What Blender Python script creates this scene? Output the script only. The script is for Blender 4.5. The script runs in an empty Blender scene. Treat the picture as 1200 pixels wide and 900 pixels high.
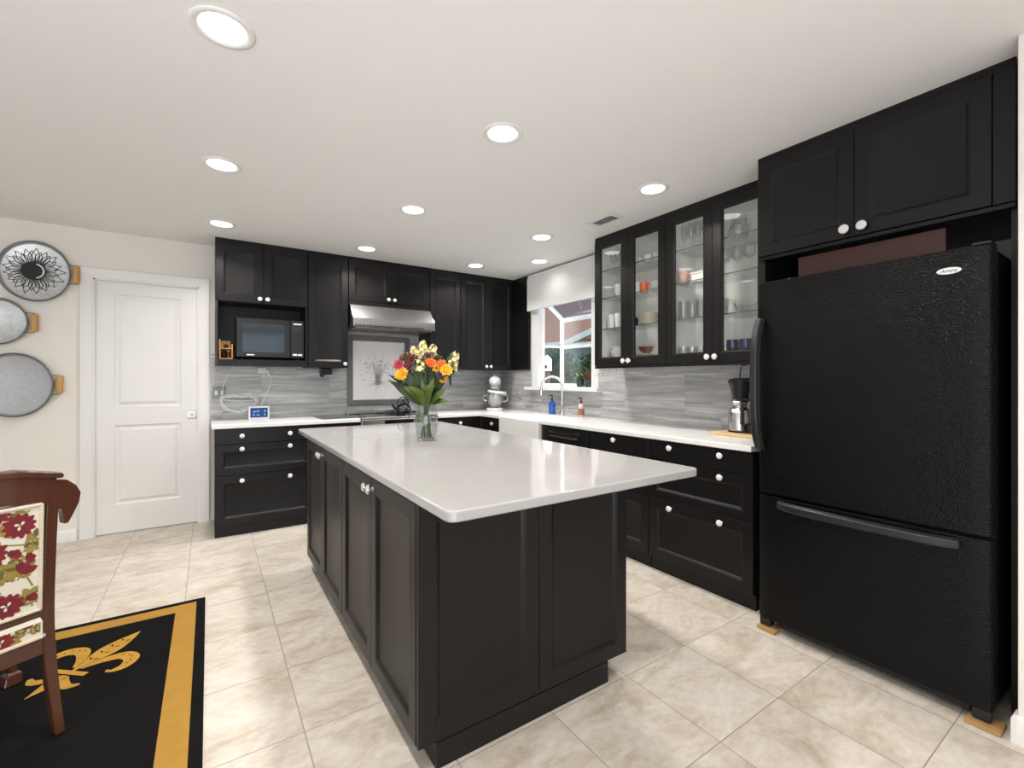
import bpy, bmesh, math, random
from mathutils import Vector, Matrix
R = math.radians
PI = math.pi
random.seed(7)
sc = bpy.context.scene
col = sc.collection

# ------------------------------------------------------------------ camera
YAW = 33.665
CAMH = 1.285
cd = bpy.data.cameras.new('camera')
cam = bpy.data.objects.new('camera', cd)
col.objects.link(cam)
cam.location = (0, 0, CAMH)
cam.rotation_euler = (R(90), 0, -R(YAW))
cd.sensor_width = 36
cd.lens = 36 * 533 / 1200
cd.shift_y = -5 / 1200
cd.clip_start = 0.02
sc.camera = cam

# ------------------------------------------------------------------ world, lights, exposure
sc.view_settings.view_transform = 'Standard'
sc.view_settings.look = 'None'
sc.view_settings.gamma = 1
sc.view_settings.use_curve_mapping = False
sc.view_settings.exposure = 0.03
sc.cycles.use_denoising = True
sc.cycles.max_bounces = 10
sc.cycles.transparent_max_bounces = 24
sc.cycles.sample_clamp_indirect = 6
sc.cycles.caustics_reflective = False
sc.cycles.caustics_refractive = False

wd = bpy.data.worlds.new('world')
sc.world = wd
wd.use_nodes = True
wn = wd.node_tree
bg = wn.nodes['Background']
bg.inputs[0].default_value = (0.80, 0.90, 1.0, 1)
bg.inputs[1].default_value = 1.15

CAN_POWER = 10.0
CAN_COLOR = (1.0, 0.955, 0.895)


def area(name, loc, rot, sx, sy, power, color, spread=180):
    l = bpy.data.lights.new(name, 'AREA')
    l.shape = 'RECTANGLE'
    l.size = sx
    l.size_y = sy
    l.energy = power
    l.color = color
    l.spread = R(spread)
    o = bpy.data.objects.new(name, l)
    col.objects.link(o)
    o.location = loc
    o.rotation_euler = rot
    return o


# added soft fill from unseen dining-side openings; daylight lamp above the garden window
area('fill_patio', (-0.6, -3.35, 1.25), (R(90), 0, 0), 4.2, 2.2, 12, (1.0, 0.98, 0.95))
area('fill_side', (-4.6, 0.6, 1.25), (R(90), 0, R(-90)), 4.2, 2.2, 14, (1.0, 0.96, 0.91))
area('daylight_garden', (4.5, 3.72, 2.9), (R(0), R(58), 0), 2.2, 1.6, 260, (0.86, 0.93, 1.0))

# added bounce fill behind the camera, tilted up towards the kitchen ceiling
area('bounce_uplight', (-1.2, -0.9, 1.0), (R(138), 0, R(-22)), 3.0, 2.2, 78, (0.97, 0.98, 1.0))

# ------------------------------------------------------------------ materials


def new_mat(name):
    m = bpy.data.materials.new(name)
    m.use_nodes = True
    nt = m.node_tree
    b = nt.nodes['Principled BSDF']
    return m, nt, b


def mat(name, color, rough=0.5, metal=0.0, spec=0.5, bump=0.0, bscale=200.0, coat=0.0, var=0.0, vscale=8.0,
        emit=None, estr=0.0, trans=0.0, stretch=(1, 1, 1), ior=1.45, sheen=0.0, rvar=0.0):
    m, nt, b = new_mat(name)
    c4 = (color[0], color[1], color[2], 1)
    b.inputs['Base Color'].default_value = c4
    b.inputs['Roughness'].default_value = rough
    b.inputs['Metallic'].default_value = metal
    b.inputs['Specular IOR Level'].default_value = spec
    b.inputs['Coat Weight'].default_value = coat
    b.inputs['Transmission Weight'].default_value = trans
    b.inputs['IOR'].default_value = ior
    b.inputs['Sheen Weight'].default_value = sheen
    if emit:
        b.inputs['Emission Color'].default_value = (emit[0], emit[1], emit[2], 1)
        b.inputs['Emission Strength'].default_value = estr
    tc = nt.nodes.new('ShaderNodeTexCoord')
    mp = nt.nodes.new('ShaderNodeMapping')
    mp.inputs['Scale'].default_value = stretch
    nt.links.new(tc.outputs['Object'], mp.inputs['Vector'])
    nz = nt.nodes.new('ShaderNodeTexNoise')
    nz.inputs['Scale'].default_value = vscale
    nz.inputs['Detail'].default_value = 4
    nt.links.new(mp.outputs['Vector'], nz.inputs['Vector'])
    if var > 0:
        mx = nt.nodes.new('ShaderNodeMix')
        mx.data_type = 'RGBA'
        mx.inputs[6].default_value = tuple(max(0, k * (1 - var)) for k in color) + (1,)
        mx.inputs[7].default_value = tuple(min(1, k * (1 + var)) for k in color) + (1,)
        nt.links.new(nz.outputs['Fac'], mx.inputs['Factor'])
        nt.links.new(mx.outputs[2], b.inputs['Base Color'])
    if rvar > 0:
        mr = nt.nodes.new('ShaderNodeMapRange')
        mr.inputs['To Min'].default_value = max(0.02, rough - rvar)
        mr.inputs['To Max'].default_value = min(1, rough + rvar)
        nt.links.new(nz.outputs['Fac'], mr.inputs['Value'])
        nt.links.new(mr.outputs['Result'], b.inputs['Roughness'])
    if bump > 0:
        n2 = nt.nodes.new('ShaderNodeTexNoise')
        n2.inputs['Scale'].default_value = bscale
        n2.inputs['Detail'].default_value = 3
        nt.links.new(mp.outputs['Vector'], n2.inputs['Vector'])
        bp = nt.nodes.new('ShaderNodeBump')
        bp.inputs['Strength'].default_value = bump
        bp.inputs['Distance'].default_value = 0.002
        nt.links.new(n2.outputs['Fac'], bp.inputs['Height'])
        nt.links.new(bp.outputs['Normal'], b.inputs['Normal'])
    return m


def glass_mat(name, tint=(1, 1, 1), refl=1.0, rough=0.0, base=0.04, power=4.5):
    """thin sheet or thin-walled glass: transparent with a view-angle dependent reflection"""
    m = bpy.data.materials.new(name)
    m.use_nodes = True
    nt = m.node_tree
    for n in list(nt.nodes):
        nt.nodes.remove(n)
    out = nt.nodes.new('ShaderNodeOutputMaterial')
    tr = nt.nodes.new('ShaderNodeBsdfTransparent')
    tr.inputs[0].default_value = (tint[0], tint[1], tint[2], 1)
    gl = nt.nodes.new('ShaderNodeBsdfGlossy')
    gl.inputs['Roughness'].default_value = rough
    fc = nt.nodes.new('ShaderNodeLayerWeight')
    fc.inputs['Blend'].default_value = 0.5
    pw5 = nt.nodes.new('ShaderNodeMath')
    pw5.operation = 'POWER'
    pw5.inputs[1].default_value = power
    nt.links.new(fc.outputs['Facing'], pw5.inputs[0])
    mr = nt.nodes.new('ShaderNodeMapRange')
    mr.inputs['To Min'].default_value = base
    mr.inputs['To Max'].default_value = min(1.0, base + refl)
    nt.links.new(pw5.outputs[0], mr.inputs['Value'])
    mx = nt.nodes.new('ShaderNodeMixShader')
    nt.links.new(mr.outputs['Result'], mx.inputs[0])
    nt.links.new(tr.outputs[0], mx.inputs[1])
    nt.links.new(gl.outputs[0], mx.inputs[2])
    nt.links.new(mx.outputs[0], out.inputs[0])
    return m


def ramp(nt, src, stops):
    r = nt.nodes.new('ShaderNodeValToRGB')
    els = r.color_ramp.elements
    while len(els) < len(stops):
        els.new(0.5)
    for e, (p, c) in zip(els, stops):
        e.position = p
        e.color = (c[0], c[1], c[2], 1)
    nt.links.new(src, r.inputs[0])
    return r


def floor_material():
    m, nt, b = new_mat('travertine_tile')
    L = nt.links.new
    geo = nt.nodes.new('ShaderNodeNewGeometry')
    mp = nt.nodes.new('ShaderNodeMapping')
    mp.inputs['Location'].default_value = (-0.29, -0.065, 0)
    L(geo.outputs['Position'], mp.inputs['Vector'])
    br = nt.nodes.new('ShaderNodeTexBrick')
    br.offset = 0.0
    br.squash = 1.0
    br.inputs['Scale'].default_value = 1
    br.inputs['Brick Width'].default_value = 0.406
    br.inputs['Row Height'].default_value = 0.434
    br.inputs['Mortar Size'].default_value = 0.0025
    br.inputs['Mortar Smooth'].default_value = 0.3
    br.inputs['Color1'].default_value = (0.0, 0.0, 0.0, 1)
    br.inputs['Color2'].default_value = (1, 1, 1, 1)
    br.inputs['Mortar'].default_value = (0.5, 0.5, 0.5, 1)
    L(mp.outputs['Vector'], br.inputs['Vector'])
    # per-tile shift of the pattern
    sh = nt.nodes.new('ShaderNodeVectorMath')
    sh.operation = 'MULTIPLY_ADD'
    L(br.outputs['Color'], sh.inputs[0])
    sh.inputs[1].default_value = (7.3, 3.1, 5.7)
    L(geo.outputs['Position'], sh.inputs[2])
    st = nt.nodes.new('ShaderNodeMapping')
    st.inputs['Rotation'].default_value = (0, 0, R(-28))
    st.inputs['Scale'].default_value = (1.0, 1.7, 1)
    L(sh.outputs[0], st.inputs['Vector'])
    n1 = nt.nodes.new('ShaderNodeTexNoise')
    n1.inputs['Scale'].default_value = 3.6
    n1.inputs['Detail'].default_value = 13
    n1.inputs['Roughness'].default_value = 0.70
    n1.inputs['Distortion'].default_value = 0.8
    L(st.outputs['Vector'], n1.inputs['Vector'])
    r1 = ramp(nt, n1.outputs['Fac'], [(0.27, (0.40, 0.325, 0.245)), (0.40, (0.515, 0.445, 0.365)),
                                      (0.50, (0.60, 0.54, 0.47)), (0.66, (0.665, 0.62, 0.56))])
    n2 = nt.nodes.new('ShaderNodeTexNoise')
    n2.inputs['Scale'].default_value = 22
    n2.inputs['Detail'].default_value = 6
    L(st.outputs['Vector'], n2.inputs['Vector'])
    mx = nt.nodes.new('ShaderNodeMix')
    mx.data_type = 'RGBA'
    mx.blend_type = 'MULTIPLY'
    mx.inputs['Factor'].default_value = 0.25
    L(r1.outputs[0], mx.inputs[6])
    r2 = ramp(nt, n2.outputs['Fac'], [(0.35, (0.6, 0.55, 0.5)), (0.6, (1, 1, 1))])
    L(r2.outputs[0], mx.inputs[7])
    gm = nt.nodes.new('ShaderNodeMix')
    gm.data_type = 'RGBA'
    L(br.outputs['Fac'], gm.inputs['Factor'])
    L(mx.outputs[2], gm.inputs[6])
    gm.inputs[7].default_value = (0.33, 0.285, 0.235, 1)
    L(gm.outputs[2], b.inputs['Base Color'])
    b.inputs['Roughness'].default_value = 0.42
    b.inputs['Specular IOR Level'].default_value = 0.4
    inv = nt.nodes.new('ShaderNodeMath')
    inv.operation = 'SUBTRACT'
    inv.inputs[0].default_value = 1
    L(br.outputs['Fac'], inv.inputs[1])
    bp = nt.nodes.new('ShaderNodeBump')
    bp.inputs['Strength'].default_value = 0.4
    bp.inputs['Distance'].default_value = 0.002
    L(inv.outputs[0], bp.inputs['Height'])
    L(bp.outputs['Normal'], b.inputs['Normal'])
    return m


def splash_material():
    """large format grey streaked stone tile, with a narrow mosaic row near the worktop and under the cabinets"""
    m, nt, b = new_mat('grey_streaked_tile')
    L = nt.links.new
    geo = nt.nodes.new('ShaderNodeNewGeometry')
    sx = nt.nodes.new('ShaderNodeSeparateXYZ')
    L(geo.outputs['Position'], sx.inputs[0])
    ad = nt.nodes.new('ShaderNodeMath')
    ad.operation = 'ADD'
    L(sx.outputs[0], ad.inputs[0])
    L(sx.outputs[1], ad.inputs[1])
    cb = nt.nodes.new('ShaderNodeCombineXYZ')
    L(ad.outputs[0], cb.inputs[0])
    L(sx.outputs[2], cb.inputs[1])
    mp = nt.nodes.new('ShaderNodeMapping')
    mp.inputs['Location'].default_value = (-0.10, -1.03, 0)
    L(cb.outputs[0], mp.inputs['Vector'])
    br = nt.nodes.new('ShaderNodeTexBrick')
    br.offset = 0.5
    br.inputs['Scale'].default_value = 1
    br.inputs['Brick Width'].default_value = 0.62
    br.inputs['Row Height'].default_value = 0.31
    br.inputs['Mortar Size'].default_value = 0.0015
    br.inputs['Color1'].default_value = (0, 0, 0, 1)
    br.inputs['Color2'].default_value = (1, 1, 1, 1)
    L(mp.outputs['Vector'], br.inputs['Vector'])
    sh = nt.nodes.new('ShaderNodeVectorMath')
    sh.operation = 'MULTIPLY_ADD'
    L(br.outputs['Color'], sh.inputs[0])
    sh.inputs[1].default_value = (3.3, 5.1, 0)
    L(cb.outputs[0], sh.inputs[2])
    st = nt.nodes.new('ShaderNodeMapping')
    st.inputs['Rotation'].default_value = (0, 0, R(-11))
    st.inputs['Scale'].default_value = (0.9, 12, 1)
    L(sh.outputs[0], st.inputs['Vector'])
    n1 = nt.nodes.new('ShaderNodeTexNoise')
    n1.inputs['Scale'].default_value = 1.7
    n1.inputs['Detail'].default_value = 7
    n1.inputs['Roughness'].default_value = 0.6
    n1.inputs['Distortion'].default_value = 0.5
    L(st.outputs['Vector'], n1.inputs['Vector'])
    r1 = ramp(nt, n1.outputs['Fac'], [(0.30, (0.25, 0.25, 0.255)), (0.42, (0.355, 0.353, 0.351)),
                                      (0.56, (0.46, 0.457, 0.452)), (0.68, (0.66, 0.655, 0.65))])
    gm = nt.nodes.new('ShaderNodeMix')
    gm.data_type = 'RGBA'
    L(br.outputs['Fac'], gm.inputs['Factor'])
    L(r1.outputs[0], gm.inputs[6])
    gm.inputs[7].default_value = (0.29, 0.29, 0.29, 1)
    L(gm.outputs[2], b.inputs['Base Color'])
    b.inputs['Roughness'].default_value = 0.3
    return m


M = {}
M['wall'] = mat('warm_white_paint', (0.82, 0.78, 0.72), 0.85, bump=0.15, bscale=260, var=0.02)
M['ceiling'] = mat('ceiling_paint', (0.86, 0.85, 0.835), 0.9, bump=0.3, bscale=130, var=0.015)
M['white'] = mat('white_trim_paint', (0.80, 0.785, 0.765), 0.38, bump=0.04, bscale=90)
M['floor'] = floor_material()
M['splash'] = splash_material()
M['cab'] = mat('espresso_lacquer', (0.0062, 0.0054, 0.0058), 0.39, spec=0.36, bump=0.05, bscale=60, stretch=(1, 1, 0.12), rvar=0.03)
M['cabedge'] = mat('walnut_edge', (0.035, 0.022, 0.016), 0.45, var=0.2, stretch=(6, 6, 0.6))
M['lining'] = mat('pale_cabinet_lining', (0.90, 0.895, 0.88), 0.5, var=0.02)
M['quartz'] = mat('white_quartz', (0.36, 0.35, 0.345), 0.07, spec=0.5, var=0.025, vscale=14)
M['marble'] = mat('pale_veined_stone', (0.78, 0.775, 0.76), 0.2, var=0.07, vscale=4, stretch=(1, 3, 1))
M['knob'] = mat('crackled_white_ceramic', (0.74, 0.73, 0.71), 0.15, var=0.3, vscale=160, coat=0.6)
M['crystal'] = mat('cut_crystal', (0.80, 0.78, 0.76), 0.06, metal=0.75, bump=0.4, bscale=160)
M['steel'] = mat('brushed_steel', (0.56, 0.56, 0.56), 0.27, metal=1.0, bump=0.05, bscale=300, stretch=(0.05, 1, 1))
M['chrome'] = mat('brushed_nickel', (0.66, 0.655, 0.64), 0.2, metal=1.0)
M['blacksteel'] = None
M['black'] = mat('black_plastic', (0.012, 0.012, 0.013), 0.35)
M['matteblack'] = mat('matte_black', (0.010, 0.010, 0.011), 0.55)
M['handle'] = mat('charcoal_handle', (0.016, 0.016, 0.017), 0.38)
M['blackglass'] = mat('black_glass', (0.008, 0.009, 0.011), 0.06, coat=0.5)
M['mwglass'] = mat('blue_reflection_oven_glass', (0.018, 0.030, 0.042), 0.07, coat=0.6)  # bluish reflection on the microwave window put into the glass colour
M['porcelain'] = mat('white_porcelain', (0.80, 0.79, 0.775), 0.12, coat=0.4)
M['cream'] = mat('cream_porcelain', (0.72, 0.67, 0.56), 0.18, coat=0.3)
M['galv'] = mat('galvanized_metal', (0.60, 0.605, 0.605), 0.42, metal=0.75, var=0.28, vscale=38, rvar=0.12)
M['galvdark'] = mat('dull_galvanized_metal', (0.44, 0.445, 0.45), 0.5, metal=0.5, var=0.22, vscale=60)
M['rim'] = mat('dark_galvanized_rim', (0.20, 0.205, 0.21), 0.4, metal=0.8, var=0.2)
M['ink'] = mat('black_print', (0.012, 0.012, 0.012), 0.6)
M['oak'] = mat('honey_oak', (0.56, 0.31, 0.10), 0.45, var=0.2, vscale=9, stretch=(6, 6, 1))
M['shim'] = mat('weathered_shim_wood', (0.40, 0.24, 0.095), 0.6, var=0.3, vscale=20)
M['pine'] = mat('pale_pine', (0.66, 0.46, 0.24), 0.5, var=0.18, vscale=9, stretch=(1, 8, 1))
M['mahog'] = mat('reddish_mahogany', (0.070, 0.023, 0.012), 0.26, var=0.3, vscale=7, stretch=(6, 6, 0.7), coat=0.35)
M['plank'] = mat('red_brown_plank', (0.06, 0.020, 0.015), 0.45, var=0.2, vscale=6, stretch=(6, 0.6, 6))
M['glass'] = glass_mat('clear_pane', (0.99, 0.995, 0.99), 0.8, 0.0, 0.035)
M['shelfglass'] = glass_mat('shelf_glass', (0.96, 0.98, 0.97), 0.8, 0.0, 0.02)
M['drink'] = glass_mat('clear_glassware', (0.965, 0.97, 0.965), 0.85, 0.02, 0.07, 2.2)
M['vase'] = glass_mat('vase_glass', (0.92, 0.93, 0.93), 0.75, 0.0, 0.05)
M['water'] = glass_mat('vase_water', (0.93, 0.94, 0.93), 0.25, 0.0, 0.0)
M['roofglass'] = glass_mat('reflection_tint_roof_glass', (0.60, 0.61, 0.68), 0.8, 0.0, 0.08)  # tint carries the grey-lilac reflection and cloudiness of the sloped pane
M['shelfedge'] = mat('green_glass_edge', (0.09, 0.12, 0.11), 0.15)
M['board'] = glass_mat('tempered_board', (0.72, 0.80, 0.80), 0.8, 0.12, 0.22)
M['rug'] = mat('black_wool', (0.0085, 0.0078, 0.0080), 0.95, spec=0.05, bump=0.8, bscale=420, var=0.35, vscale=5)
M['ruggold'] = mat('gold_wool', (0.37, 0.205, 0.042), 0.95, spec=0.1, bump=0.8, bscale=420, var=0.14, vscale=16)
M['rugpale'] = mat('yellow_wool', (0.42, 0.235, 0.042), 0.95, spec=0.1, bump=0.5, bscale=420, var=0.25, vscale=24)
M['linen'] = mat('cream_linen', (0.66, 0.60, 0.50), 0.9, bump=0.4, bscale=500)
M['braid'] = mat('cream_braid', (0.62, 0.54, 0.40), 0.9, bump=0.9, bscale=300, var=0.2, vscale=120)
M['red'] = mat('crimson_velvet', (0.17, 0.007, 0.013), 0.8, bump=0.5, bscale=400, var=0.35, vscale=60, sheen=0.2)
M['darkred'] = mat('wine_velvet', (0.13, 0.006, 0.012), 0.8, bump=0.5, bscale=400, sheen=0.2)
M['olive'] = mat('olive_velvet', (0.26, 0.19, 0.035), 0.8, bump=0.5, bscale=400, var=0.35, vscale=60, sheen=0.2)
M['darkolive'] = mat('dark_olive_velvet', (0.12, 0.10, 0.025), 0.8, bump=0.5, bscale=400)
M['leaf'] = mat('leaf_green', (0.065, 0.098, 0.016), 0.42, var=0.35, vscale=18)
M['leafdark'] = mat('dark_leaf_green', (0.016, 0.032, 0.008), 0.5, var=0.3, vscale=18)
M['stem'] = mat('stem_green', (0.06, 0.085, 0.022), 0.5, var=0.2)
M['petalorange'] = mat('orange_petal', (0.66, 0.11, 0.012), 0.6, var=0.3, vscale=40)
M['petalyellow'] = mat('yellow_petal', (0.70, 0.36, 0.015), 0.6, var=0.25, vscale=40)
M['petalpink'] = mat('pink_petal', (0.42, 0.03, 0.08), 0.6, var=0.3, vscale=40)
M['petalmaroon'] = mat('maroon_petal', (0.09, 0.006, 0.012), 0.6, var=0.3, vscale=40)
M['petalrust'] = mat('rust_petal', (0.22, 0.05, 0.025), 0.6, var=0.3, vscale=40)
M['petalcream'] = mat('cream_petal', (0.72, 0.63, 0.32), 0.6, var=0.12, vscale=40)
M['petalpurple'] = mat('purple_petal', (0.05, 0.025, 0.06), 0.6, var=0.3, vscale=40)
M['seed'] = mat('flower_centre', (0.16, 0.07, 0.01), 0.8, bump=0.5)
M['blind'] = mat('white_blind_fabric', (0.78, 0.775, 0.76), 0.85, bump=0.4, bscale=240, stretch=(1, 0.2, 3))
M['vinyl'] = mat('white_vinyl', (0.80, 0.80, 0.79), 0.35)
M['plate'] = mat('grey_switch_plate', (0.30, 0.305, 0.315), 0.35)
M['plastic'] = mat('white_plastic', (0.80, 0.80, 0.79), 0.35)
M['screen'] = mat('blue_screen', (0.01, 0.03, 0.12), 0.15, emit=(0.006, 0.03, 0.12), estr=0.6)
M['screenlit'] = mat('lit_digits', (0.1, 0.3, 0.6), 0.2, emit=(0.06, 0.15, 0.34), estr=0.5)
M['bluesoap'] = mat('blue_soap', (0.01, 0.09, 0.42), 0.12, coat=0.5)
M['pinksoap'] = mat('pink_soap', (0.66, 0.50, 0.46), 0.2, coat=0.5)
M['label'] = mat('brown_label', (0.30, 0.13, 0.09), 0.6)
M['arttile'] = mat('white_art_tile', (0.92, 0.90, 0.895), 0.25, var=0.02, vscale=5)
M['artgrey'] = mat('grey_paint_fleck', (0.30, 0.31, 0.34), 0.4)
M['artblue'] = mat('slate_paint_fleck', (0.18, 0.21, 0.28), 0.4)
M['artpink'] = mat('rose_paint_fleck', (0.50, 0.28, 0.27), 0.4)
M['artbrown'] = mat('brown_paint_fleck', (0.36, 0.20, 0.16), 0.4)
M['navy'] = mat('navy_glaze', (0.008, 0.014, 0.075), 0.2, coat=0.5)
M['orange'] = mat('orange_glaze', (0.75, 0.13, 0.04), 0.25)
M['brown'] = mat('brown_glaze', (0.16, 0.055, 0.03), 0.3)
M['rosecup'] = mat('rose_glaze', (0.50, 0.30, 0.27), 0.25, var=0.5, vscale=30)
M['lens'] = mat('lit_lens', (0.9, 0.9, 0.9), 0.5, emit=(1.0, 0.95, 0.88), estr=6.0)
M['vent'] = mat('vent_white', (0.74, 0.735, 0.72), 0.5)
M['ventdark'] = mat('vent_shadow', (0.09, 0.09, 0.095), 0.7)
M['brass'] = mat('aged_nickel', (0.30, 0.28, 0.25), 0.3, metal=1)
M['sidingblue'] = mat('blue_grey_siding', (0.34, 0.43, 0.50), 0.7, var=0.08)
M['shingle'] = mat('rust_roof_shingle', (0.42, 0.22, 0.17), 0.85, var=0.3, vscale=12, stretch=(1, 1, 6))
M['fascia'] = mat('white_fascia', (0.78, 0.79, 0.80), 0.5)
M['soil'] = mat('garden_soil', (0.14, 0.15, 0.08), 0.95, var=0.3)
M['bark'] = mat('brown_bark', (0.10, 0.065, 0.04), 0.9, var=0.3, vscale=30)
M['hedge'] = mat('hedge_green', (0.10, 0.16, 0.075), 0.6, var=0.6, vscale=6)
M['pot'] = mat('dark_green_glazed_pot', (0.012, 0.028, 0.018), 0.25)


def fridge_material():
    m, nt, b = new_mat('textured_black_enamel')
    L = nt.links.new
    b.inputs['Base Color'].default_value = (0.0028, 0.0027, 0.0027, 1)
    b.inputs['Roughness'].default_value = 0.10
    b.inputs['Specular IOR Level'].default_value = 0.17
    tc = nt.nodes.new('ShaderNodeTexCoord')
    v = nt.nodes.new('ShaderNodeTexVoronoi')
    v.inputs['Scale'].default_value = 200
    L(tc.outputs['Object'], v.inputs['Vector'])
    n = nt.nodes.new('ShaderNodeTexNoise')
    n.inputs['Scale'].default_value = 120
    n.inputs['Detail'].default_value = 2
    L(tc.outputs['Object'], n.inputs['Vector'])
    a = nt.nodes.new('ShaderNodeMath')
    L(v.outputs['Distance'], a.inputs[0])
    L(n.outputs['Fac'], a.inputs[1])
    bp = nt.nodes.new('ShaderNodeBump')
    bp.inputs['Strength'].default_value = 1.0
    bp.inputs['Distance'].default_value = 0.0015
    L(a.outputs[0], bp.inputs['Height'])
    L(bp.outputs['Normal'], b.inputs['Normal'])
    return m


M['fridge'] = fridge_material()
M['fridgeside'] = mat('smooth_black_enamel', (0.009, 0.009, 0.0095), 0.28)

# ------------------------------------------------------------------ mesh helpers


def cat(pts, n=8):
    """Catmull-Rom through points"""
    P = [Vector(p) for p in pts]
    out = []
    for i in range(len(P) - 1):
        p0 = P[i - 1] if i > 0 else P[i] * 2 - P[i + 1]
        p1, p2 = P[i], P[i + 1]
        p3 = P[i + 2] if i + 2 < len(P) else P[i + 1] * 2 - P[i]
        for k in range(n):
            t = k / n
            out.append(0.5 * ((2 * p1) + (p2 - p0) * t + (2 * p0 - 5 * p1 + 4 * p2 - p3) * t * t +
                              (3 * p1 - p0 - 3 * p2 + p3) * t ** 3))
    out.append(P[-1])
    return out


def basis(axis):
    z = Vector(axis).normalized()
    x = Vector((0, 0, 1)).cross(z)
    if x.length < 1e-4:
        x = Vector((1, 0, 0))
    x.normalize()
    return x, z.cross(x), z


class MB:
    def __init__(self):
        self.bm = bmesh.new()
        self.mi = 0

    def m(self, i):
        self.mi = i
        return self

    def face(self, vs):
        try:
            f = self.bm.faces.new(vs)
            f.material_index = self.mi
            return f
        except ValueError:
            return None

    def v(self, p):
        return self.bm.verts.new(p)

    def box(self, x0, x1, y0, y1, z0, z1):
        x0, x1 = min(x0, x1), max(x0, x1)
        y0, y1 = min(y0, y1), max(y0, y1)
        z0, z1 = min(z0, z1), max(z0, z1)
        v = [self.v(p) for p in ((x0, y0, z0), (x1, y0, z0), (x1, y1, z0), (x0, y1, z0),
                                 (x0, y0, z1), (x1, y0, z1), (x1, y1, z1), (x0, y1, z1))]
        for f in ((3, 2, 1, 0), (4, 5, 6, 7), (0, 1, 5, 4), (1, 2, 6, 5), (2, 3, 7, 6), (3, 0, 4, 7)):
            self.face([v[i] for i in f])
        return self

    def bar(self, p0, p1, w, h, up=(0, 0, 1)):
        """rectangular bar from p0 to p1"""
        p0, p1 = Vector(p0), Vector(p1)
        d = (p1 - p0).normalized()
        s = d.cross(Vector(up))
        if s.length < 1e-4:
            s = Vector((1, 0, 0))
        s.normalize()
        u = s.cross(d)
        r = []
        for p in (p0, p1):
            r.append([self.v(p + s * a * w / 2 + u * b * h / 2) for a, b in ((-1, -1), (1, -1), (1, 1), (-1, 1))])
        for i in range(4):
            j = (i + 1) % 4
            self.face([r[0][i], r[0][j], r[1][j], r[1][i]])
        self.face(r[0][::-1])
        self.face(r[1])
        return self

    def lathe(self, prof, c=(0, 0, 0), axis=(0, 0, 1), seg=24, closed=False, sx=1.0, sy=1.0):
        X, Y, Z = basis(axis)
        c = Vector(c)
        rings = []
        for (r, h) in prof:
            if r <= 1e-6:
                rings.append([self.v(c + Z * h)])
            else:
                rings.append([self.v(c + Z * h + X * (r * sx * math.cos(2 * PI * i / seg)) +
                                     Y * (r * sy * math.sin(2 * PI * i / seg))) for i in range(seg)])
        n = len(rings)
        for k in range(n if closed else n - 1):
            a, b = rings[k], rings[(k + 1) % n]
            for i in range(seg):
                j = (i + 1) % seg
                if len(a) == 1 and len(b) == 1:
                    continue
                if len(a) == 1:
                    self.face([a[0], b[i], b[j]])
                elif len(b) == 1:
                    self.face([a[i], a[j], b[0]])
                else:
                    self.face([a[i], a[j], b[j], b[i]])
        if not closed:
            if len(rings[0]) > 1:
                self.face(rings[0][::-1])
            if len(rings[-1]) > 1:
                self.face(rings[-1])
        return self

    def cyl(self, p0, p1, r, seg=16, r2=None):
        p0, p1 = Vector(p0), Vector(p1)
        h = (p1 - p0).length
        return self.lathe([(r, 0), (r if r2 is None else r2, h)], p0, p1 - p0, seg)

    def tube(self, pts, r, seg=8, flat=1.0):
        P = [Vector(p) for p in pts]
        n = len(P)
        rr = r if isinstance(r, (list, tuple)) else [r] * n
        rings = []
        prev = None
        for i in range(n):
            d = (P[min(i + 1, n - 1)] - P[max(i - 1, 0)]).normalized()
            if prev is None:
                x, y, _ = basis(d)
            else:
                x = prev - d * prev.dot(d)
                if x.length < 1e-5:
                    x = basis(d)[0]
                x.normalize()
                y = d.cross(x)
            prev = x
            rings.append([self.v(P[i] + x * (rr[i] * math.cos(2 * PI * k / seg)) +
                                 y * (rr[i] * flat * math.sin(2 * PI * k / seg))) for k in range(seg)])
        for i in range(n - 1):
            for k in range(seg):
                j = (k + 1) % seg
                self.face([rings[i][k], rings[i][j], rings[i + 1][j], rings[i + 1][k]])
        self.face(rings[0][::-1])
        self.face(rings[-1])
        return self

    def ball(self, c, r, seg=12, rings=8, sc_=(1, 1, 1)):
        c = Vector(c)
        rows = []
        for i in range(rings + 1):
            t = PI * i / rings
            if i in (0, rings):
                rows.append([self.v(c + Vector((0, 0, r * sc_[2] * math.cos(t))))])
            else:
                rows.append([self.v(c + Vector((r * sc_[0] * math.sin(t) * math.cos(2 * PI * k / seg),
                                                r * sc_[1] * math.sin(t) * math.sin(2 * PI * k / seg),
                                                r * sc_[2] * math.cos(t)))) for k in range(seg)])
        for i in range(rings):
            a, b = rows[i], rows[i + 1]
            for k in range(seg):
                j = (k + 1) % seg
                if len(a) == 1:
                    self.face([a[0], b[k], b[j]])
                elif len(b) == 1:
                    self.face([a[j], a[k], b[0]])
                else:
                    self.face([a[k], b[k], b[j], a[j]])
        return self

    def prism(self, poly, mp, w0, w1):
        """extrude a (u, v) polygon from w0 to w1 through mapper mp"""
        a = [self.v(mp(u, v, w0)) for u, v in poly]
        b = [self.v(mp(u, v, w1)) for u, v in poly]
        n = len(poly)
        for i in range(n):
            j = (i + 1) % n
            self.face([a[i], a[j], b[j], b[i]])
        self.face(a[::-1])
        self.face(b)
        return self

    def flatpoly(self, poly, mp, w):
        self.face([self.v(mp(u, v, w)) for u, v in poly])
        return self

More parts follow.
